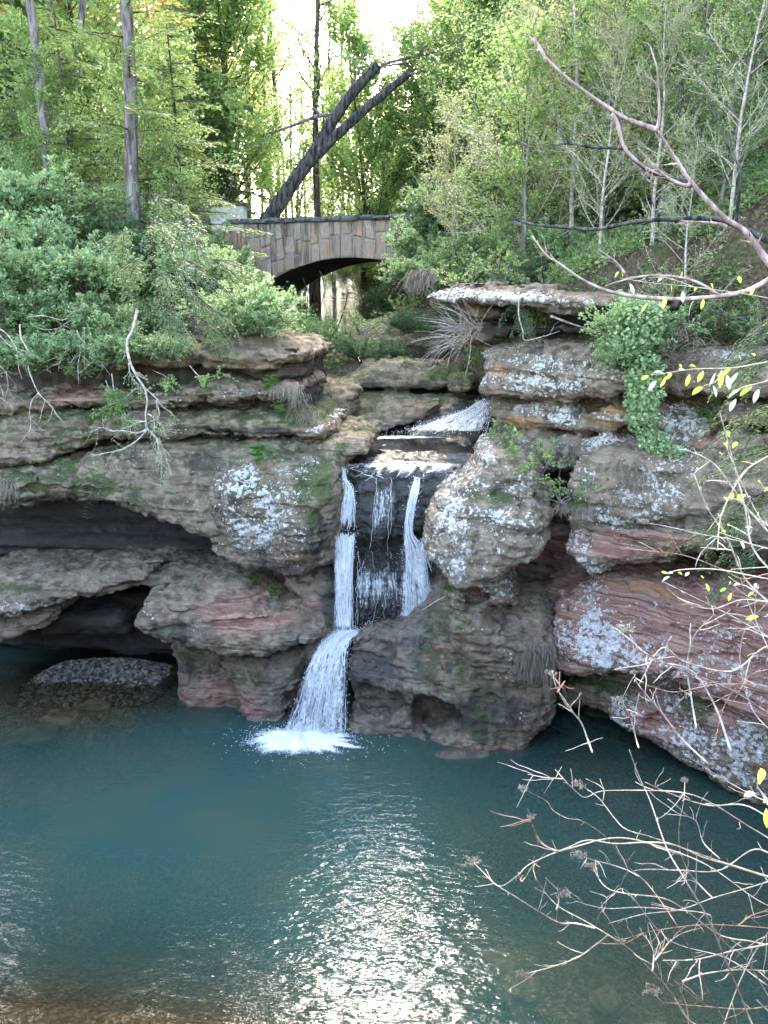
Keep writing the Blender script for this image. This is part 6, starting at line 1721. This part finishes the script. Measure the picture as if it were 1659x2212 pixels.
wood_thing('leafy_sprig', 'sprig of olive leaves over the topmost slab', 'sprig', [[(410, 790), (430, 812), (450, 815), (480, 805)], [(330, 800), (360, 815), (350, 830)]], 17.2, TWIG_PALE, .01, leaf=LEAF_LIME, per=3, twigs=16, lsize=.06)

# ------------------------------------------------------------------ bare tree leaning in from the right
def z2(*p):
    return [(829.5 + x * .5, y * .5) for x, y in p]
wood_thing('bare_tree', 'pale bare tree arching in from the right edge above the cliff', 'tree', [
    [(1760, 760), (1690, 610)] + z2((1640, 1106), (1560, 1000), (1460, 930), (1330, 790), (1270, 700), (1180, 560)),
    z2((1180, 560), (1120, 540), (1040, 510), (960, 460), (860, 390), (770, 320), (700, 250), (640, 170)), z2((1180, 560), (1190, 500), (1185, 400), (1180, 300), (1150, 200)), z2((1330, 790), (1300, 800), (1230, 770), (1150, 700), (1100, 640)),
    z2((985, 490), (1010, 540), (1040, 640), (1110, 710), (1200, 760)), z2((700, 260), (670, 200), (620, 150)), z2((1480, 980), (1440, 965), (1300, 955))], 11, BARK_WARM, .056, tail=.3, twigs=5)
wood_thing('bare_branch', 'dark level branch crossing the right slope', 'branch', [[(1750, 560), (1680, 530)] + z2((1580, 1000), (1440, 945), (1300, 945), (1100, 955), (920, 990), (760, 980), (650, 970), (540, 940)), z2((1520, 970), (1540, 750), (1510, 680), (1470, 600), (1400, 420))], 12.5, BARK_DARK, .05, twigs=6)
wood_thing('bare_branch', 'dark forked branch in the middle of the right slope', 'branch', [z2((1330, 800), (1200, 760), (1110, 710), (1040, 640), (1010, 520), (985, 490)), z2((1040, 640), (900, 635), (800, 620), (700, 630)), z2((800, 620), (760, 560), (740, 520))], 13, BARK_DARK, .045, twigs=6)
wood_thing('bare_branch', 'long pale branch sagging in front of the capstone', 'branch', [[(829.5 + x * .5, 540 + y * .5) for x, y in ((1760, 60), (1659, 130), (1570, 175), (1480, 195), (1330, 210), (1200, 210), (1080, 200), (980, 180), (900, 150), (830, 110), (760, 60), (700, 20), (640, -60))], [(829.5 + x * .5, 540 + y * .5) for x, y in ((1460, 200), (1330, 130), (1180, 110), (1080, 120), (1000, 140))], [(829.5 + x * .5, 540 + y * .5) for x, y in ((1040, 100), (1000, 50), (930, 0))]], 8.5, BARK_WARM, .029, tail=.35, twigs=5)
wood_thing('fallen_branch', 'thin fallen stick lying against the recess under the capstone', 'branch', [[(829.5 + x * .5, 540 + y * .5) for x, y in ((720, 285), (800, 315), (880, 340), (940, 355))], [(829.5 + x * .5, 540 + y * .5) for x, y in ((585, 180), (582, 280), (600, 350), (610, 390), (700, 370), (760, 350))]], 18.3, TWIG_PALE, .03, twigs=2)

# ------------------------------------------------------------------ foreground: dead flower shrub and young twigs
def z8(*p):
    return [(829.5 + x * .5, 1620 + y * .5) for x, y in p]
def z7(*p):
    return [(829.5 + x * .5, 950 + y * .5) for x, y in p]
def head(e, o0, u, v, Y, rpx, tip, dr, mat=DRYHEAD):
    c = px(u, v, Y) - o0
    R = rpx / F * Y
    mb = MB()
    stalk = tip
    c = tip + dr * R * .85
    for _ in range(26):
        a = rs.uniform(0, 6.28); rr = R * math.sqrt(rs.rand())
        t = c + np.array([math.cos(a) * rr, math.sin(a) * rr * .8, rs.normal(.1, .18) * R])
        mb.tube(np.array([stalk, stalk * .45 + t * .55 + rs.normal(0, R * .05, 3), t]), (R * .035, R * .03, R * .03), 3)
        blobs(mb, t + rs.normal(0, R * .10, (5, 3)), rs.uniform(R * .05, R * .11, 5), a=.5)
    mb.build('flower_head', mat, e)
def stems(name, label, rows, heads, Y0, Y1, mats, r=.0075, root=None):
    o0 = px(*rows[0][0], Y0)
    e = bpy.data.objects.new(name, None); COL.objects.link(e); e.location = o0
    for k, ln in enumerate(rows):
        Ya = rs.uniform(Y0, Y1)
        n_ = max(14, 6 * len(ln))
        P = spline(np.array([px(u, v, Ya + .3 * math.sin(i)) for i, (u, v) in enumerate(ln)]), n_) - o0
        rk = r * .95 * rs.uniform(.6, 1.15) * (Ya / 5)
        mb = MB(); mb.tube(P, np.linspace(rk, rk * .38, n_) * (1 + rs.normal(0, .07, n_)), 6)
        for _ in range(6):
            p, d = at_t(P, rs.uniform(.15, .95))
            tw = limb(rs, p, side(rs, d, rs.uniform(.5, .9)), rs.uniform(.03, .34), 5, .12, 0)
            mb.tube(tw, np.linspace(rk * .6, rk * .3, 6), 4)
        so = mb.build('stem', mats[k % len(mats)], e, True)
        for hk in heads:
            if hk[0] == k:
                head(so, o0, hk[1], hk[2], Ya, hk[3], P[-1], unit(P[-1] - P[-3]))
    return tag(e, label, 'shrub'), o0
rowsA = [
    z8((1659, 1330), (1340, 1184), (1250, 1060), (1160, 960), (1060, 860), (970, 800), (870, 740), (760, 680), (700, 620), (655, 550)),
    z8((910, 770), (830, 750), (760, 748), (680, 705), (560, 630), (480, 580), (430, 530), (390, 490)),
    z8((1720, 565), (1659, 550), (1500, 500), (1380, 465), (1250, 410), (1130, 400), (1000, 405), (880, 390), (800, 420), (700, 460), (620, 500), (580, 540), (510, 588), (470, 570), (440, 515)),
    z8((750, 440), (690, 410), (660, 370), (640, 320), (635, 290)),
    z8((580, 530), (595, 568), (640, 505), (650, 485), (625, 473)),
    z8((1720, 420), (1659, 380), (1560, 320), (1450, 250), (1350, 200), (1250, 180), (1130, 175), (1000, 175), (930, 180), (870, 205), (830, 180), (790, 140), (740, 85)),
    z8((770, 125), (700, 120), (620, 105)),
    z8((1720, 560), (1659, 545), (1450, 480), (1280, 420), (1150, 375), (1050, 345), (1000, 300), (930, 210), (870, 165), (845, 150)),
    z8((1520, 1284), (1480, 1184), (1420, 1080), (1360, 960), (1320, 860), (1260, 750), (1200, 660), (1130, 570), (1050, 500), (1000, 430), (940, 360), (850, 305), (790, 295), (730, 260), (700, 220), (610, 172)),
    z8((1100, 545), (1040, 515), (960, 490), (900, 475), (850, 455)),
    z8((1640, 1284), (1590, 1184), (1540, 1060), (1480, 920), (1400, 730), (1300, 560), (1220, 420), (1150, 220), (1100, 110), (1060, 0)),
    z8((1720, 1150), (1659, 1060), (1560, 900), (1480, 840), (1420, 760), (1400, 710), (1250, 690), (1100, 680), (960, 685), (850, 660), (790, 625)),
    z8((970, 800), (920, 840), (850, 890), (780, 920), (700, 945), (620, 965)),
    z8((1720, 775), (1659, 770), (1520, 760), (1380, 755), (1280, 765), (1150, 785), (1030, 820)),
    z8((1720, 820), (1659, 840), (1500, 870), (1350, 905), (1205, 910)),
    z8((1720, 860), (1600, 830), (1450, 800), (1300, 690), (1200, 640), (1040, 620), (955, 590), (905, 515)),
    z8((1720, 560), (1659, 570), (1560, 600), (1420, 640), (1280, 690), (1120, 710), (970, 750)),
    z8((1720, 700), (1659, 790), (1560, 950), (1470, 1180), (1450, 1284)),
    z8((1720, 1100), (1560, 1120), (1400, 1110), (1280, 1100), (1210, 1090), (1170, 1055)),
    z8((1720, 480), (1600, 430), (1450, 520), (1280, 520), (1140, 515)),
    z8((1420, 640), (1370, 590), (1320, 530), (1280, 440), (1275, 330), (1295, 220), (1300, 140)),
    z8((1450, 470), (1380, 400), (1340, 300), (1210, 275)),
    z8((1290, 1000), (1400, 965), (1550, 950), (1720, 960)),
    z8((1530, 760), (1600, 710), (1720, 690)),
    z8((1660, 1020), (1480, 900), (1230, 820), (1050, 610), (980, 635)),
    z8((750, 440), (1000, 380), (1200, 420), (1400, 500), (1600, 640), (1720, 700)),
    z8((1160, 960), (1165, 880), (1150, 810)), z8((1170, 910), (1240, 820)),
    z8((1320, 1284), (1310, 1120), (1280, 1020), (1260, 930)),
    z8((940, 660), (945, 700), (960, 640), (890, 610)), z8((745, 690), (755, 650), (750, 590)),
    z8((1720, 250), (1580, 190), (1440, 110), (1360, 60), (1300, 20)), z8((1720, 330), (1560, 240), (1400, 240), (1240, 190), (1130, 140))]
headsA = [(1, 829.5 + 185, 1620 + 226, 24), (3, 829.5 + 318, 1620 + 144, 9), (7, 829.5 + 421, 1620 + 68, 18), (9, 829.5 + 412, 1620 + 222, 20), (11, 829.5 + 370, 1620 + 292, 17), (11, 829.5 + 371, 1620 + 268, 12), (12, 829.5 + 470, 1620 + 410, 16), (15, 829.5 + 470, 1620 + 165, 19), (28, 829.5 + 435, 1620 + 300, 13), (13, 829.5 + 520, 1620 + 380, 14), (8, 829.5 + 490, 1620 + 165, 14), (20, 829.5 + 530, 1620 + 125, 11), (18, 829.5 + 700, 1620 + 530, 22)]
stems('dead_flower_shrub', 'leafless tan shrub with dried flower heads over the pool at lower right', rowsA, headsA, 4.2, 5.6, [TWIG_TAN, TWIG_PALE, TWIG_TAN, TWIG_RED, TWIG_PALE])
rowsB = [
    z7((1760, 500), (1659, 470), (1500, 430), (1380, 410), (1250, 380), (1140, 360)), z7((1760, 590), (1659, 580), (1550, 600), (1440, 550), (1300, 500), (1180, 485), (1040, 468)), z7((1760, 800), (1659, 700), (1560, 600), (1480, 420), (1400, 300), (1340, 150)),
    z7((1760, 900), (1659, 850), (1500, 760), (1360, 690), (1200, 610)), z7((1500, 1350), (1430, 1150), (1330, 1000), (1200, 960), (1100, 900), (1060, 840)), z7((1760, 1240), (1659, 1180), (1500, 1080), (1300, 1000), (1090, 905)),
    z7((1760, 880), (1640, 900), (1500, 1000), (1300, 960), (1200, 900), (1100, 1060)), z7((1400, 1400), (1290, 1296), (1200, 1180), (1100, 1060), (1080, 1010)), z7((900, 1350), (880, 1296), (850, 1220), (790, 1150), (750, 1080), (730, 1025)), z7((750, 1090), (775, 1050)),
    z7((1100, 1330), (1090, 1296), (1070, 1220), (1040, 1150), (1010, 1125)), z7((1760, 420), (1600, 330), (1500, 200), (1420, 100), (1300, 40)), z7((1760, 650), (1600, 480), (1560, 300), (1500, 60), (1450, -120)), z7((1760, 990), (1600, 1010), (1480, 1130), (1420, 1340)),
    z7((1760, 720), (1560, 690), (1420, 730), (1300, 700), (1220, 640)), z7((1760, 1330), (1600, 1180), (1540, 980), (1560, 820), (1659, 700)), z7((1350, 1250), (1330, 1130), (1310, 980), (1340, 850), (1420, 760)), z7((1760, 1100), (1620, 1060), (1420, 1060), (1260, 1090), (1130, 1060)),
    z7((1720, 40), (1560, 140), (1460, 320), (1440, 480)), z7((1740, 1050), (1660, 900), (1580, 720), (1540, 600))]
headsB = [(0, 829.5 + 568, 950 + 182, 13), (7, 829.5 + 540, 950 + 505, 10), (10, 829.5 + 503, 950 + 568, 13), (4, 829.5 + 628, 950 + 388, 20), (8, 829.5 + 405, 950 + 607, 14)]
stems('dead_flower_shrub', 'leafless pinkish shrub crossing in front of the red sandstone at right', rowsB, headsB, 5.0, 6.5, [TWIG_PALE, TWIG_RED, TWIG_TAN, TWIG_PALE], r=.008)

def big_leaf(name, p, d, nrm, L, W, mat, parent):
    d = unit(np.array(d, float)); b = unit(np.cross(d, nrm)); nn = np.cross(b, d)
    V, Q = [], []
    prof = [0, .55, .9, 1.0, .75, 0]
    for i, w in enumerate(prof):
        t = i / 5
        c = p + d * L * t - np.array([0, 0, .25 * L * t * t])
        for s_ in (-1, 0, 1):
            V.append(c + b * s_ * W * w * .5 + nn * (abs(s_) * W * .18 * w))
    for i in range(5):
        a = i * 3
        Q += [(a, a + 1, a + 4, a + 3), (a + 1, a + 2, a + 5, a + 4)]
    link(name, mk_mesh(name, V, Q, None, {'tint': np.full(len(V), rs.rand())}, True, mat), parent)
def leafy_twig(label, lines, Y, spots, r=.006, L=.10, nm='young_leafy_twig'):
    o0 = px(*lines[0][0], Y)
    e = bpy.data.objects.new(nm, None); COL.objects.link(e); e.location = o0
    for ln in lines:
        P = spline(np.array([px(u, v, Y) for u, v in ln]), 16) - o0
        mb = MB(); mb.tube(P, np.linspace(r, r * .4, 16), 5); so = mb.build('stem', TWIG_TAN, e, True)
    for u, v, ang, l, cool in spots:
        p = px(u, v, Y) - o0
        d = np.array([math.cos(ang), rs.normal(0, .3) - .2, math.sin(ang)])
        big_leaf('leaf', p, d, np.array([rs.normal(0, .4), -.6, 1.0]), l / F * Y, l / F * Y * .42, LEAF_COOL if cool else LEAF_BRIGHT, so)
    return tag(e, label, 'twig')
sp_ = []
for u, v, a, l, c in ((1402, 812, 3.3, 22, 0), (1418, 822, 3.9, 24, 1), (1432, 806, 2.8, 20, 1), (1440, 812, 4.2, 22, 0), (1452, 806, 3.6, 20, 0), (1470, 800, 1.9, 22, 0), (1480, 800, 2.8, 20, 1), (1490, 808, 4.4, 22, 0), (1505, 795, 2.6, 24, 0), (1520, 802, 4.0, 24, 0), (1545, 805, 4.3, 26, 1), (1560, 800, 4.6, 30, 0), (1570, 810, 5.0, 26, 1), (1580, 795, 3.9, 24, 0), (1595, 805, 4.2, 24, 1), (1520, 835, 3.5, 30, 0), (1540, 832, 4.9, 24, 1), (1600, 840, 3.8, 28, 1), (1625, 835, 3.6, 30, 0), (1640, 840, 4.3, 26, 1), (1590, 862, 4.0, 28, 1), (1600, 780, 2.0, 20, 1), (1630, 770, 2.4, 22, 0)):
    sp_.append((u, v, a, l, c))
leafy_twig('twig of yellow and pale green young leaves before the right cliff', [[(1720, 770), (1640, 785), (1580, 795), (1500, 797), (1440, 806), (1405, 810)], [(1720, 800), (1650, 825), (1600, 838), (1580, 855)], [(1560, 800), (1545, 825), (1520, 833)]], 6.0, sp_)
leafy_twig('small yellow-leaved twig above the long sagging branch', [[(1720, 660), (1640, 640), (1500, 620), (1400, 610), (1340, 600)], [(1500, 620), (1440, 600), (1400, 600)]], 8.0, [(1328, 600, 1.2, 20, 0), (1345, 598, 2.0, 16, 0), (1360, 612, 5.2, 20, 1), (1440, 640, 4.4, 22, 0), (1450, 632, 1.8, 22, 0), (1470, 600, 1.6, 16, 0), (1475, 628, 4.8, 20, 1), (1500, 630, 1.2, 16, 0), (1540, 625, 2.0, 18, 0), (1600, 612, 1.9, 20, 0), (1630, 620, 4.0, 18, 0), (1400, 655, 4.0, 18, 0), (1420, 610, 1.0, 16, 1), (1520, 645, 4.6, 18, 0)])
leafy_twig('twig with small lime leaf pairs before the red sandstone', [z7((1760, 620), (1600, 590), (1440, 560), (1300, 560), (1220, 575)), z7((1760, 540), (1650, 550), (1500, 560))], 5.2, [(829.5 + x * .5, 950 + y * .5, a, 17, c) for x, y, a, c in ((1225, 580, 2.6, 0), (1225, 580, .4, 1), (1235, 590, 3.6, 1), (1290, 585, 2.4, 0), (1300, 590, 1.0, 1), (1380, 600, 2.0, 0), (1390, 620, 5.2, 0), (1480, 640, 3.4, 0), (1490, 630, 1.6, 0), (1510, 630, .6, 1), (1500, 660, 4.4, 0), (1600, 640, 1.4, 1), (1620, 640, 2.6, 1), (1600, 655, 3.6, 0), (1480, 400, 2.6, 0), (1560, 380, .3, 1), (1610, 330, 1.6, 0), (1540, 440, 5.4, 1))])
leafy_twig('large glossy bright green leaves at the right edge', [[(1730, 1790), (1680, 1750), (1640, 1705), (1636, 1690)]], 3.2, [(1640, 1695, 1.6, 62, 0), (1630, 1712, 3.0, 34, 1), (1645, 1715, 5.4, 30, 1), (1655, 1745, 4.7, 40, 0), (1648, 1735, .4, 26, 0)], L=.12)
leafy_twig('yellow catkin-like buds on a twig at right', [[(1720, 1240), (1660, 1150), (1610, 1060), (1575, 980), (1568, 955)], [(1660, 1150), (1600, 1085), (1570, 1075)]], 6.2, [(1568, 965, 1.7, 26, 0), (1572, 970, 2.0, 22, 0), (1582, 968, 1.2, 22, 0), (1575, 945, 1.7, 22, 0), (1560, 985, 2.2, 18, 0), (1572, 1085, 2.2, 24, 0), (1580, 1080, 1.6, 24, 0), (1592, 1082, 1.2, 22, 0), (1600, 1078, .9, 20, 0)])
leafy_twig('lime leaf tips at the right edge beside the twigs', [[(1720, 1090), (1659, 1060), (1640, 1040)], z7((1760, 840), (1700, 760), (1640, 765))], 5.0, [(1645, 1045, 2.4, 24, 0), (1650, 1062, 1.0, 20, 0), (1640, 1332, 3.2, 30, 0), (1655, 1328, .2, 24, 0), (1655, 1130, 2.0, 20, 1)])
# small reddish leaf, lower right
leafy_twig('small reddish shoot at the lower right corner', [z8((1720, 1180), (1640, 1110), (1610, 1080))], 4.0, [], nm='reddish_shoot')

# ------------------------------------------------------------------ stones, pebbles and sticks in the water
def stone(label, u, v, z, sx, sy, sz, mat_at, seed, name='submerged_stone'):
    p = pxz(u, v, z)
    rng = np.random.RandomState(seed)
    n1, n2 = 24, 14
    th, ph = np.meshgrid(np.arange(n1) * 2 * math.pi / n1, np.linspace(.02, math.pi - .02, n2), indexing='ij')
    D = np.stack([np.cos(th) * np.sin(ph), np.sin(th) * np.sin(ph), np.cos(ph)], -1).reshape(-1, 3)
    r = 1 + .45 * vnoise(D + seed, .9, seed) + .22 * vnoise(D + seed, .4, seed)
    V = np.sign(D) * np.abs(D) ** .75 * r[:, None] * [sx, sy, sz]
    i = np.arange(n1)[:, None] * n2 + np.arange(n2 - 1)[None]
    j = ((np.arange(n1) + 1) % n1)[:, None] * n2 + np.arange(n2 - 1)[None]
    Q = np.stack([i, i + 1, j + 1, j], -1).reshape(-1, 4)
    at = {k: np.full(len(V), mat_at.get(k, 0)) for k in ROCK_ATTR}
    o = link(name, mk_mesh(name, V, Q, None, at, True, SANDSTONE), loc=p, rot=(0, 0, rng.uniform(-.3, .3)))
    return tag(o, label, 'stone')
stone('flat reddish stone just breaking the water below the smooth wet rock', 1003, 1634, -.07, .60, .22, .13, dict(red=.3, dark=.4, wet=1), 3)
stone('brownish stone under water at lower right', 1068, 2085, -.34, .36, .28, .16, dict(ochre=.2), 4)
stone('angular grey stone under water beside the sunken log', 1118, 2135, -.36, .32, .26, .13, dict(dark=.2), 5)
stone('roundish stone under water near the bottom right', 1305, 2170, -.36, .22, .2, .13, dict(dark=.1), 6)
stone('low rock slab under water by the left cave', 135, 1555, -.24, .55, .4, .12, dict(red=.3), 7)
stone('reddish rock under water left of the cave rock slab', 75, 1590, -.2, .5, .35, .13, dict(red=.3, dark=.2), 8)
stone('dark rock under water in front of the gravel', 205, 1530, -.15, .4, .3, .12, dict(dark=.3), 9)
def log(label, a, b, za, zb, r, name='sunken_log'):
    P = spline(np.array([pxz(*a, za), (pxz(*a, za) + pxz(*b, zb)) / 2 + [.05, 0, -.02], pxz(*b, zb)]), 14)
    o0 = P[0].copy(); mb = MB(); mb.tube(P - o0, np.linspace(r * .5, r, 14) * (1 + rs.normal(0, .05, 14)), 8)
    return tag(mb.build(name, BARK_BROWN, smooth=True, loc=o0), label, 'log')
log('long sunken log lying on the pool bed at the bottom right', (1000, 2045), (1150, 2240), -.2, -.2, .10)
log('sunken branch under water near the left cave', (195, 1545), (335, 1612), -.08, -.22, .045)
stem_tree('thin dark stick standing in front of the black waterfall face', [(838, 1215), (850, 1270), (855, 1320), (873, 1362)], 16.95, .018, .012, cat='stick', nm='stick')
stem_tree('short twig wedged on top of the basin rock by the falls', [(912, 1318), (940, 1300), (963, 1287)], 15.7, .012, .008, TWIG_PALE, cat='stick', nm='stick')
# gravel bar in the left cave
rng = np.random.RandomState(8)
mb = MB()
n_ = 5200
uu, vv = rng.uniform(20, 400, n_), rng.uniform(1425, 1505, n_)
C = np.array([pxz(u, v, .12) for u, v in zip(uu, vv)])
C[:, 2] = terrain_z(C[:, :1], C[:, 1:2]).ravel() + .02
C = C[C[:, 2] > -.12]
blobs(mb, C, rng.uniform(.035, .12, len(C)), (1.2, 1.0, .7), a=.5)
V = np.concatenate(mb.V); V += rng.normal(0, .008, V.shape)
T = np.concatenate(mb.T)
m_, n_t = new_mat('gravel')
n_t.out(n_t.principled(n_t.mix(n_t.attr('tint'), (.022, .018, .014), (.22, .18, .135)), .8, .3))
tag(link('gravel', mk_mesh('gravel', V, None, T, {'tint': np.repeat(rng.rand(len(C)) ** 1.6, 6)}, False, m_)), kind='stuff')
